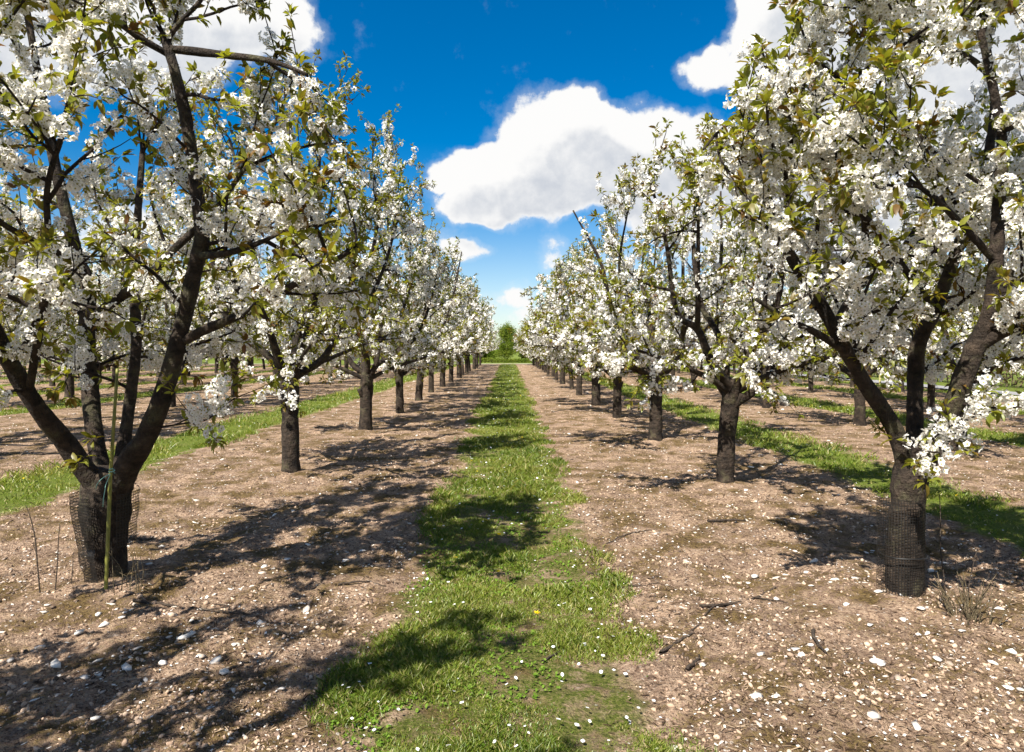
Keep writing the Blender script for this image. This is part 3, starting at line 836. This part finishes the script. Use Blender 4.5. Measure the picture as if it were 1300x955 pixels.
def stick(pxs, r, label, seed, forks=()):
    rng = np.random.default_rng(seed)
    pts = np.array([gp(*q) for q in pxs]); base = pts.mean(0); base[2] = pts[:, 2].min()
    A = Acc()
    lp, lr = smooth_line(pts + [0, 0, r * .8], np.linspace(r, r * .45, len(pts)), .03)
    lp[:, :2] += rng.normal(0, .004, (len(lp), 2)); lp[:, 2] += np.abs(rng.normal(0, .004, len(lp)))
    A.add(*tube(lp - base, lr, 7, .25, seed))
    for k in range(len(forks)):
        f = np.array([gp(*q) for q in forks[k]]); fl, fr = smooth_line(f + [0, 0, r], np.linspace(r * .6, r * .25, len(f)), .03)
        A.add(*tube(fl - base, fr, 6, .2, seed + k))
    V, Q, _ = A.get()
    o = link('fallen_stick', mesh('fallen_stick', V, Q, M['deadwood'], smooth=True), None, base)
    tag(o, label, 'stick', 'fallen sticks on the orchard floor')
stick([(888, 772), (925, 768), (960, 756), (985, 750)], .010, 'dark curved twig with fine side shoots lying on bare soil right of the lane', 1, [[(925, 768), (905, 778), (880, 800)], [(960, 756), (975, 762), (1000, 765)]])
stick([(898, 668), (925, 665), (946, 662)], .014, 'short thick dark stick lying between the second right tree and the lane', 2)
stick([(1030, 808), (1040, 828), (1050, 838)], .010, 'small dark stick among white flints in front of the right foreground trunk', 3)
stick([(170, 766), (215, 770), (262, 778), (310, 786)], .010, 'long forked twig in dappled shade right of the left foreground trunk', 4, [[(262, 778), (290, 772), (240, 765)]])
stick([(872, 852), (884, 840), (889, 834)], .009, 'short straight broken stick on bare soil at the bottom right', 5)
stick([(838, 832), (862, 812), (880, 806)], .010, 'dark bent stick on bare soil just right of the lane edge', 6, [[(862, 812), (878, 800), (890, 797)]])
stick([(745, 730), (775, 736), (805, 748), (838, 742)], .008, 'pale thin branch lying across the right edge of the grass lane', 7, [[(805, 748), (828, 736), (836, 730)]])
stick([(690, 838), (712, 826), (730, 820)], .007, 'pale dead stem lying in the lane grass at the bottom centre', 8)
stick([(770, 690), (800, 682), (832, 676)], .006, 'slender grey twig across the soil right of the branch shadow', 9)
stick([(430, 742), (465, 740), (490, 744)], .007, 'thin dark stick in shade left of the lane edge', 10)
stick([(278, 862), (295, 852), (308, 848)], .010, 'dark stick beside white flints at the bottom left', 11)
stick([(790, 598), (824, 606), (850, 605)], .009, 'dark straight stick between the third right tree and the lane', 12)
stick([(700, 524), (718, 521), (731, 522)], .014, 'dark stick lying farthest up the right soil strip', 13)
stick([(165, 682), (185, 683), (200, 681)], .012, 'pale bleached stick just right of the left foreground trunk', 14)

# big flints that stand out
V, T = rock_tpl(300, .42)
flints = [(60, 768), (57, 780), (155, 788), (133, 796), (100, 810), (50, 822), (13, 843), (70, 848), (205, 845), (275, 845), (285, 858), (108, 858), (160, 852), (330, 794), (232, 815), (240, 812), (245, 810), (190, 722), (205, 690), (125, 778), (365, 712),
          (1030, 750), (1105, 800), (1165, 808), (1112, 844), (1118, 846), (1170, 786), (1008, 832), (1018, 840), (1030, 826), (1085, 745), (1115, 765), (1200, 712), (1285, 825), (1260, 838), (1190, 842), (1075, 858), (1222, 806), (985, 760), (958, 732), (1182, 722), (1100, 704), (965, 838)]
fm = [mesh('flint_stone', *rock_tpl(300 + k, .26 + .04 * k), M['flint'], rnd=np.full(20, .72 + .05 * k)) for k in range(5)]
rs = random.Random(3)
for k, (a, b) in enumerate(flints):
    p = gp(a, b); s = rs.uniform(.022, .044)
    o = link('flint_stone', fm[k % 5], None, (p[0], p[1], p[2] + s * .18)); o.scale = (s, s, s); o.rotation_euler = (rs.uniform(-.2, .2), rs.uniform(-.2, .2), rs.uniform(0, 6))
    tag(o, 'larger white flint stone lying on bare soil near a foreground trunk', 'stone', 'larger white flints near the foreground trunks')

# dandelion in the lane (the big one)
def dandelion(px, py, label):
    p = gp(px, py)
    root = link('dandelion', None, None, p); tag(root, label, 'flower')
    rng = np.random.default_rng(int(px))
    k = 46; V = np.array([(0, -.0016, 0), (.019, -.002, .004), (.021, .002, .004), (0, .0016, 0)])
    a = rng.uniform(0, 6.28, k); S = rotz(a); tl = np.tile(np.eye(3), (k, 1, 1)); tl[:, 2, 0] = np.cos(a) * 0
    W, Q = scatter(V, np.array([[0, 1, 2, 3]]), np.c_[np.zeros((k, 2)), .055 + rng.uniform(0, .007, k)], S, rng.uniform(.5, 1.05, k))
    link('flower_head', mesh('flower_head', W, Q, M['yellow'], rnd=rng.random(k)), root)
    Vt, Qt = tube([(0, 0, -.01), (0, 0, .03), (.001, 0, .056)], [.0022, .002, .002], 6)
    link('stem', mesh('stem', Vt, Qt, M['clover'], rnd=np.full(len(Qt), .4)), root)
dandelion(682, 789, 'single yellow dandelion flower in the near grass of the central lane')

# dry weeds
def weed(name, base, stems, label, cat='weed'):
    A = Acc()
    for k, (pts, r) in enumerate(stems):
        lp, lr = smooth_line(np.array(pts), np.linspace(r, r * .45, len(pts)), .04)
        A.add(*tube(lp - base, lr, 5, .2, k))
    V, Q, _ = A.get()
    tag(link(name, mesh(name, V, Q, M['straw'] if 'clump' in name else M['deadwood'], smooth=True), None, base), label, cat)
def upright(foot, rows, d):
    return [foot - [0, 0, .02]] + [P(x, y, d) for x, y in rows]
b = gp(51, 754)
weed('dead_stem', b, [(upright(b, [(48, 720), (44, 680), (38, 655), (33, 642)], b[1]), .006), ([P(48, 712, b[1]), P(45, 700, b[1]), P(42, 690, b[1])], .003)], 'tall bare dead stem at the far left of the left foreground trunk', 'dead stem')
b = gp(70, 750)
weed('dead_stem', b, [(upright(b, [(73, 715), (74, 690), (76, 664)], b[1]), .005)], 'shorter straight dead stem nearest the left foreground trunk', 'dead stem')
b = gp(90, 746)
weed('dead_stem', b, [(upright(b, [(92, 725), (93, 702)], b[1]), .004)], 'shortest thin dead stem beside the left foreground trunk', 'dead stem')
b = gp(165, 752); rng = np.random.default_rng(5); st = []
for k in range(9):
    f = b + [rng.uniform(-.09, .09), rng.uniform(-.05, .05), -.02]; h = rng.uniform(.12, .34)
    st.append(([f, f + [rng.normal(0, .02), rng.normal(0, .02), h * .5], f + [rng.normal(0, .05), rng.normal(0, .03), h]], .0035))
weed('dry_weed_clump', b, st, 'thin dry stalks at the foot of the left foreground trunk')
b = gp(1230, 790); st = []
for k in range(42):
    a = rng.uniform(0, 6.28); rr_ = rng.uniform(0, .17); f = b + [rr_ * cos(a), rr_ * sin(a) * .6, -.02]; h = rng.uniform(.10, .27) * (1.3 - rr_ * 2.5)
    st.append(([f, f + [cos(a) * h * .15 + rng.normal(0, .012), sin(a) * h * .12, h * .5], f + [cos(a) * h * .45 + rng.normal(0, .03), sin(a) * h * .3, h]], rng.uniform(.003, .0055)))
weed('dry_weed_clump', b, st, 'dry straw coloured weed clump on the soil right of the right foreground trunk')
b = gp(1201, 762)
weed('dead_stem', b, [(upright(b, [(1198, 730), (1194, 695), (1194, 650), (1192, 625)], b[1]), .0055)], 'tall bare dead stem between the right foreground trunk and the weed clump', 'dead stem')
b = gp(1228, 772)
weed('dead_stem', b, [(upright(b, [(1230, 745), (1236, 715), (1241, 697)], b[1]), .006)], 'stout straw coloured stalk rising out of the dry weed clump', 'dead stem')

# tree guards: lattice of black plastic strips
m, nt, out = new_mat('guard_plastic'); principled(nt, out, (.014, .013, .012), .45, .4); M['guard'] = m
def guard(path, radf, z_rows, nvert, a0, a1, base, label, seed, ringw=.0014, sides=(0, 0)):
    rng = np.random.default_rng(seed)
    zs = np.array(z_rows); th = np.linspace(a0, a1, nvert)
    def pt(z, t):
        c = path(z); r = radf(z, t)
        return np.stack([c[0] + r * np.cos(t), c[1] + r * np.sin(t), z + 0 * t], -1)
    G = np.stack([pt(z, th) for z in zs])                       # rows, cols, 3
    jit = (fbm(G.reshape(-1, 3) * 9, 2, seed) - .5).reshape(G.shape[:2]) * .02
    nrmv = np.stack([np.cos(th), np.sin(th), 0 * th], -1)[None]
    G = G + nrmv * jit[..., None]
    A = Acc()
    tan = np.stack([-np.sin(th), np.cos(th), 0 * th], -1)
    # rings
    for r_ in G:
        w = np.array([0, 0, ringw]); V = np.concatenate([r_ - w, r_ + w]); n = len(r_)
        k = np.arange(n - 1); A.add(V, np.stack([k, k + 1, n + k + 1, n + k], -1))
    for c_ in range(G.shape[1]):
        col = G[:, c_] + nrmv[0, c_] * .0012; w = tan[c_] * ringw; V = np.concatenate([col - w, col + w]); n = len(col)
        k = np.arange(n - 1); A.add(V, np.stack([k, k + 1, n + k + 1, n + k], -1))
    V, Q, _ = A.get()
    tag(link('tree_guard', mesh('tree_guard', V, Q, M['guard']), None, base), label, 'tree guard')
# right: snug cylinder
guard(lambda z: np.array([.0 - .012, 0.]), lambda z, t: .130 + .026 * np.maximum(0, np.cos(t - 3.3)) ** 2 + .01 * max(0, z - .35), np.arange(-.02, .62, .0185), 54, 0, 2 * pi, R1B, 'snug black plastic mesh guard around the right foreground trunk', 5, ringw=.0017)
V, Q = tube([(-.012 + .141 * cos(t), .141 * sin(t), .235 + .004 * sin(3 * t)) for t in np.linspace(0, 2 * pi, 40)], [.0045] * 40, 5)
tag(link('tie_band', mesh('tie_band', V, Q, M['guard'], smooth=True), None, R1B), 'dark tie band round the mesh on the right foreground trunk', 'tie')
# left: loose, flaring open to the right
def t1path(z):
    return np.array([np.interp(z, [0, .3, .6], [-.062, -.080, -.088]), -.012])
guard(t1path, lambda z, t: np.interp(z, [0, .12, .35, .65], [.158, .180, .207, .232]) + .02 * np.cos(2 * t + .6) * (z > .2), np.arange(-.03, .58, .0215), 34, -pi * .5 - 1.95, -pi * .5 + .02, T1B, 'loose black plastic mesh guard sagging from the left foreground trunk', 6, ringw=.0024)
guard(t1path, lambda z, t: np.interp(z, [.2, .62], [.175, .215]), np.arange(.22, .60, .0205), 16, -.75, .8, T1B, 'loose flap of black mesh standing off the right of the left foreground trunk', 7, ringw=.0026)

# bamboo cane
m, nt, out = new_mat('bamboo'); tc = nt.node('ShaderNodeTexCoord').outputs['Object']
principled(nt, out, nt.ramp(nt.noise(nt.vmath('MULTIPLY', tc, (30, 30, 4)), 2., 4), [(.35, (.10, .11, .02)), (.6, (.24, .23, .05)), (.75, (.10, .08, .03))]), .5, .4); M['bamboo'] = m
cb = P(134, 757, 4.62)
cp = np.array([P(134, 757, 4.62), P(136, 710, 4.62), P(138, 660, 4.62), P(140, 610, 4.62), P(144, 545, 4.62), P(149, 468, 4.66)]) - cb
lp, lr = smooth_line(cp, [.0125, .0125, .0125, .012, .011, .010], .03)
k = np.arange(len(lp)); lr = lr * (1 + .12 * (k % 8 == 0))
V, Q = tube(lp, lr, 8)
cane = link('bamboo_cane', mesh('bamboo_cane', V, Q, M['bamboo'], smooth=True), None, cb); tag(cane, 'yellow green bamboo cane tied upright against the left foreground trunk', 'cane')
m, nt, out = new_mat('twine'); principled(nt, out, (.22, .42, .36), .6, .3); M['twine'] = m
tq = P(140, 602, 4.60) - cb
A = Acc()
A.add(*tube([tq + [.016 * cos(t), .016 * sin(t) + .02, .003 * t] for t in np.linspace(0, 12, 40)], [.004] * 40, 5))
A.add(*tube(smooth_line([tq, tq + [-.035, -.02, -.02], tq + [-.07, -.03, -.06], tq + [-.085, -.02, -.10]], [.003] * 4, .02)[0], np.full(9, .003)[:len(smooth_line([tq, tq + [-.035, -.02, -.02], tq + [-.07, -.03, -.06], tq + [-.085, -.02, -.10]], [.003] * 4, .02)[0])], 5))
A.add(*tube([tq, tq + [-.03, 0, -.07], tq + [-.045, .0, -.16], tq + [-.05, 0, -.22]], [.003] * 4, 5))
V, Q, _ = A.get(); link('tie', mesh('tie', V, Q, M['twine'], smooth=True), cane)

# ------------------------------------------------------------------ far surroundings
def flat_mat(name, a, b, scale):
    m, nt, out = new_mat(name); tc = nt.node('ShaderNodeTexCoord').outputs['Object']
    principled(nt, out, nt.ramp(nt.noise(tc, scale, 6, .65), [(.35, a), (.65, b)]), .9, .15); return m
def sheet(name, x0, x1, y0, y1, z, mat):
    xs = np.linspace(x0, x1, 2 + int((x1 - x0) / 4)); ys = np.linspace(y0, y1, 2 + int((y1 - y0) / 4))
    X, Y = np.meshgrid(xs, ys); n = len(xs)
    fade = np.clip((Y_END + 20 - Y) / 20, 0, 1) * np.clip((60 - np.abs(X)) / 20, 0, 1)
    V = np.c_[X.ravel(), Y.ravel(), (ground_h(X, Y) * fade + z).ravel()]
    i = np.arange(len(ys) - 1)[:, None] * n; j = np.arange(n - 1)[None]
    Q = np.stack([i + j, i + j + 1, i + n + j + 1, i + n + j], -1).reshape(-1, 4)
    return tag(link(name, mesh(name, V, Q, mat, smooth=True)), kind='structure')
sheet('road', 10.75 * EYE, 11.5 * EYE, 5, 110, .05, flat_mat('pale_asphalt', (.19, .185, .19), (.28, .27, .27), 3.))
sheet('track', -60, 17.5, Y_END + .8, Y_END + 2.6, .04, flat_mat('pale_track', (.36, .31, .24), (.52, .46, .37), 3.))

def leaf_cloud(rng, n, shape_fn, size, mat_name, name, parent, tone_mu=.5):
    pts = shape_fn(n)
    V, Q = leaf_tpl(2)
    W, Q = scatter(V, Q, pts, rand_rot(len(pts), rng), rng.uniform(.6, 1.3, len(pts)) * size)
    tone = np.clip(rng.normal(tone_mu, .2, len(pts)) + (fbm(pts * .9, 3, 3) - .5) * .9, 0, 1)
    return link(name, mesh(name, W, Q, M[mat_name], rnd=tone), parent)

def field_tree(x, y, H, W, label, seed, tone=.5, cone=1.0, trunk_h=.35):
    rng = np.random.default_rng(seed)
    root = link('field_tree', None, None, (x, y, 0)); tag(root, label, 'tree', 'green trees beyond the end of the orchard')
    A = Acc(); A.add(*tube([(0, 0, -.1), (.03, 0, H * .4), (0, .02, H * .9)], [H * .022, H * .016, H * .004], 7, .1, seed))
    tips = []
    for k in range(70):
        z = H * rng.uniform(.03, .92) ** 1.15; a = rng.uniform(0, 6.28)
        r = W * .5 * (1 - z / H * cone * .85) * rng.uniform(.6, 1.1)
        e = np.array([cos(a) * r, sin(a) * r, z + r * .45]); A.add(*tube([(0, 0, z * .95), e * .5 + [0, 0, z * .45], e], [.03, .02, .008], 4)); tips.append((e, r))
    V, Q, _ = A.get(); link('trunk', mesh('trunk', V, Q, M['bark_green'], smooth=True), root)
    def shp(n):
        k = rng.integers(0, len(tips), n)
        e = np.array([tips[q][0] for q in k]); t = rng.uniform(.35, 1.05, n)[:, None]
        p = e * t; p[:, 2] = e[:, 2] * (1 - (1 - t[:, 0]) * .25)
        return p + rng.normal(0, W * .055, (n, 3))
    leaf_cloud(rng, 14000, shp, .17, 'green_leaf', 'crown', root, tone)
field_tree(-.15, 88, 4.9, 4.6, 'small bright green tree closing the far end of the central lane', 1, .78, .9)
field_tree(-3.2, 92, 2.3, 3.2, 'low round green tree left of the tree closing the lane', 2, .5, .5)
field_tree(2.8, 91, 2.2, 3.0, 'low brownish green tree right of the tree closing the lane', 3, .35, .5)
for k, (x, y, h, w) in enumerate([(-13, 104, 4.4, 4.5), (12, 105, 4.0, 4.2), (-30, 108, 5.2, 5.5)]):
    field_tree(x, y, h, w, ['rounded green tree behind the left rows at the orchard end', 'rounded green tree behind the right rows at the orchard end', 'widest green tree far behind the left rows'][k], 10 + k, .5, .5)

def hedge(x0, y0, x1, y1, H, W, label, mat, n, seed, tone=.5):
    rng = np.random.default_rng(seed); L = math.hypot(x1 - x0, y1 - y0); dx, dy = (x1 - x0) / L, (y1 - y0) / L
    root = link('hedge', None, None, (x0, y0, 0)); tag(root, label, 'hedge')
    A = Acc()
    for k in range(int(L / .6)):
        s = rng.uniform(0, L); o = rng.normal(0, W * .15); b = np.array([dx * s - dy * o, dy * s + dx * o, -.05])
        A.add(*tube([b, b + [rng.normal(0, .1), rng.normal(0, .1), H * .5], b + [rng.normal(0, .25), rng.normal(0, .25), H * rng.uniform(.7, 1)]], [.03, .02, .008], 4))
    V, Q, _ = A.get(); link('stems', mesh('stems', V, Q, M['bark_green'], smooth=True), root)
    def shp(n):
        s = rng.uniform(0, L, n); top = H * (.75 + .5 * (fbm(np.c_[s * .35, np.zeros(n)], 3, seed) - .3))
        u = rng.random(n) ** .7; o = rng.normal(0, W * .22, n)
        return np.stack([dx * s - dy * o, dy * s + dx * o, u * top], -1)
    leaf_cloud(rng, n, shp, .15, mat, 'foliage', root, tone)
hedge(-75, 101, -4, 101, 1.7, 1.4, 'low green hedge closing the orchard behind the left rows', 'green_leaf', 26000, 21, .55)
hedge(4, 102, 30, 102, 1.7, 1.4, 'low green hedge closing the orchard behind the right rows', 'green_leaf', 12000, 22, .5)
hedge(-5, 83, 5, 83, .6, 1.0, 'low grassy bush line in front of the green tree at the lane end', 'green_leaf', 5000, 23, .75)
hedge(21.5, 14, 22.5, 100, 2.0, 1.6, 'brown winter hedge along the far side of the road', 'dry_leaf', 42000, 24, .45)
# marker post by the road
pb = np.array([(1120 - CX) / F * 32., 32., 0.]); pb[0] = 10.55 * EYE
A = Acc(); A.add(*tube([(0, 0, -.1), (0, 0, 1.0), (0, 0, 1.12), (0, 0, 1.16)], [.05, .05, .05, .03], 8))
V, Q, _ = A.get(); m, nt, out = new_mat('post_paint'); principled(nt, out, (.55, .50, .22), .6, .3)
tag(link('marker_post', mesh('marker_post', V, Q, m), None, pb), 'slim pale yellow post standing beside the road on the right', 'post')

# ------------------------------------------------------------------ sky and light
W = bpy.data.worlds.new('World'); SC.world = W; W.use_nodes = True
nt = NT(W.node_tree); nt.n.clear()
wo = nt.node('ShaderNodeOutputWorld'); bg = nt.node('ShaderNodeBackground'); nt.l.new(bg.outputs[0], wo.inputs[0])
SKY_STR = .10
bg.inputs[1].default_value = SKY_STR
sky = nt.node('ShaderNodeTexSky', sky_type='NISHITA'); sky.sun_disc = False
sky.sun_elevation = SUN_EL; sky.sun_rotation = pi + SUN_AZ; sky.air_density = 1.0; sky.dust_density = .3; sky.ozone_density = 4.0; sky.altitude = 0
hs = nt.node('ShaderNodeHueSaturation'); hs.inputs['Saturation'].default_value = 1.5; hs.inputs['Value'].default_value = .60
nt.l.new(sky.outputs[0], hs.inputs['Color'])
tc = nt.node('ShaderNodeTexCoord').outputs['Generated']
dn = nt.vmath('NORMALIZE', tc); sp = nt.node('ShaderNodeSeparateXYZ'); nt.put(sp.inputs[0], dn)
az = nt.math('ARCTAN2', sp.outputs[0], sp.outputs[1]); el = nt.math('ARCSINE', sp.outputs[2])
cb_ = nt.node('ShaderNodeCombineXYZ'); nt.put(cb_.inputs[0], az); nt.put(cb_.inputs[1], el)

def ae(px, py):
    u = (px - CX) / F; v = (CY - py) / F
    return math.atan(u), math.atan(v / math.sqrt(1 + u * u))
BL = [  # photo x, y, radius x, radius y, weight
    (700, 190, 75, 62, 1.2), (742, 150, 45, 36, 1.0), (640, 240, 85, 42, 1.1), (575, 215, 30, 25, .6), (800, 178, 70, 42, 1.0), (850, 225, 105, 62, 1.1), (950, 250, 100, 66, 1.0), (1040, 290, 110, 70, .9), (600, 268, 45, 18, .5),
    (885, 85, 32, 24, .9), (905, 55, 16, 11, .5), (925, 100, 22, 14, .35),
    (1015, 30, 70, 80, 1.0), (1090, 40, 120, 90, 1.3), (1200, 90, 150, 110, 1.4), (1310, 60, 130, 130, 1.3), (1150, 155, 130, 40, .8),
    (120, 20, 130, 60, 1.0), (20, 40, 80, 55, .9), (210, 70, 60, 40, .6), (330, 30, 60, 45, .75), (390, 45, 30, 26, .45), (270, -10, 90, 40, .8),
    (590, 320, 38, 14, .75), (640, 395, 40, 25, .45), (660, 372, 28, 14, .5), (700, 320, 22, 26, .45), (720, 400, 60, 22, .5), (560, 380, 60, 25, .5),
    (350, 300, 60, 30, .5), (180, 290, 70, 30, .6), (40, 340, 90, 50, .6), (430, 330, 60, 22, .5), (560, 305, 40, 16, .4), (800, 340, 90, 25, .5), (1200, 330, 120, 40, .5)]
grp = bpy.data.node_groups.new('cloud_density', 'ShaderNodeTree')
grp.interface.new_socket('Vector', in_out='INPUT', socket_type='NodeSocketVector'); grp.interface.new_socket('Density', in_out='OUTPUT', socket_type='NodeSocketFloat')
g = NT(grp); gi = g.node('NodeGroupInput'); go = g.node('NodeGroupOutput')
v0 = gi.outputs[0]
warp = g.vmath('SCALE', g.vmath('SUBTRACT', g.noise(v0, 9., 4, .6, 'Color'), (.5, .5, .5))); warp.node.inputs['Scale'].default_value = .06
v1 = g.vmath('MULTIPLY', g.vmath('ADD', v0, warp), (1, 1, 0))
acc = None
for (x, y, rx, ry, w) in BL:
    a, e = ae(x, y); k = math.cos(a)
    q = g.vmath('MULTIPLY', g.vmath('SUBTRACT', v1, (a, e, 0)), (F / rx / (k * k) ** .0 , F / ry, 0))
    s = g.math('MAXIMUM', g.math('MULTIPLY_ADD', g.vmath('DOT_PRODUCT', q, q), -w * .55, w), 0.)
    acc = s if acc is None else g.math('MAXIMUM', acc, s) if False else (g.math('ADD', acc, s))
acc = g.math('MINIMUM', acc, 1.25)
fb = g.math('SUBTRACT', g.noise(v0, 20., 9, .66), .5)
fb2 = g.math('SUBTRACT', g.noise(v0, 5., 4, .55), .5)
dens = g.math('ADD', acc, g.math('ADD', g.math('MULTIPLY', fb, 1.15), g.math('MULTIPLY', fb2, .5)))
# clouds for the rest of the sky, outside the photographed part
sepg = g.node('ShaderNodeSeparateXYZ'); g.put(sepg.inputs[0], v0)
away = g.range(g.math('ABSOLUTE', sepg.outputs[0]), .75, 1.1)
gen = g.math('MULTIPLY', away, g.math('MULTIPLY', g.range(g.noise(v0, 2.2, 5, .6), .45, .65), .9))
dens = g.math('ADD', dens, gen)
g.l.new(dens, go.inputs[0])
def dgrp(vec):
    nd = nt.node('ShaderNodeGroup'); nd.node_tree = grp; nt.put(nd.inputs[0], vec); return nd.outputs[0]
d0 = dgrp(cb_.outputs[0])
d1 = dgrp(nt.vmath('ADD', cb_.outputs[0], (-.018, .045, 0)))
mask = nt.range(d0, .38, .68)
wisp = nt.range(d0, .10, .60); 
mask = nt.math('MAXIMUM', mask, nt.math('MULTIPLY', wisp, .22))
shade = nt.math('MULTIPLY', nt.range(nt.math('SUBTRACT', d1, nt.math('MULTIPLY', d0, .25)), .35, 1.35), nt.range(d0, .45, 1.0))
ccol = nt.mix(shade, (1.0, .995, .985), (.60, .64, .71))
cs = nt.vmath('SCALE', ccol); cs.node.inputs['Scale'].default_value = .43 / SKY_STR
up = nt.range(sp.outputs[2], -.01, .02)
lowsky = nt.vmath('SCALE', sky.outputs[0]); lowsky.node.inputs['Scale'].default_value = .60
blue = nt.mix(nt.range(sp.outputs[2], .0, .26), lowsky, hs.outputs[0])
col = nt.mix(nt.math('MULTIPLY', mask, up), blue, cs)
nt.l.new(col, bg.inputs[0])

sl = bpy.data.lights.new('sun', 'SUN'); sl.energy = 5.0; sl.angle = radians(.53); sl.color = (1., .95, .86)
so = bpy.data.objects.new('sun', sl); COL.objects.link(so)
from mathutils import Vector
ldir = Vector((sin(SUN_AZ) * cos(SUN_EL), cos(SUN_AZ) * cos(SUN_EL), -sin(SUN_EL)))
so.rotation_euler = ldir.to_track_quat('-Z', 'Y').to_euler(); so.location = (-10, -10, 20)

# ------------------------------------------------------------------ camera and render settings
cd = bpy.data.cameras.new('camera'); cd.sensor_width = 36; cd.lens = 36 * F / 1300
cd.shift_x = (650 - CX) / 1300; cd.shift_y = -(477.5 - CY) / 1300
cd.clip_end = 6000; cd.clip_start = .05
co = bpy.data.objects.new('camera', cd); COL.objects.link(co); co.location = (0, 0, EYE); co.rotation_euler = (pi / 2, 0, 0)
SC.camera = co
SC.view_settings.view_transform = 'Standard'; SC.view_settings.look = 'None'; SC.view_settings.gamma = 1; SC.view_settings.exposure = 1.2; SC.view_settings.use_curve_mapping = False
SC.cycles.max_bounces = 8; SC.cycles.diffuse_bounces = 5; SC.cycles.transmission_bounces = 4; SC.cycles.use_denoising = True
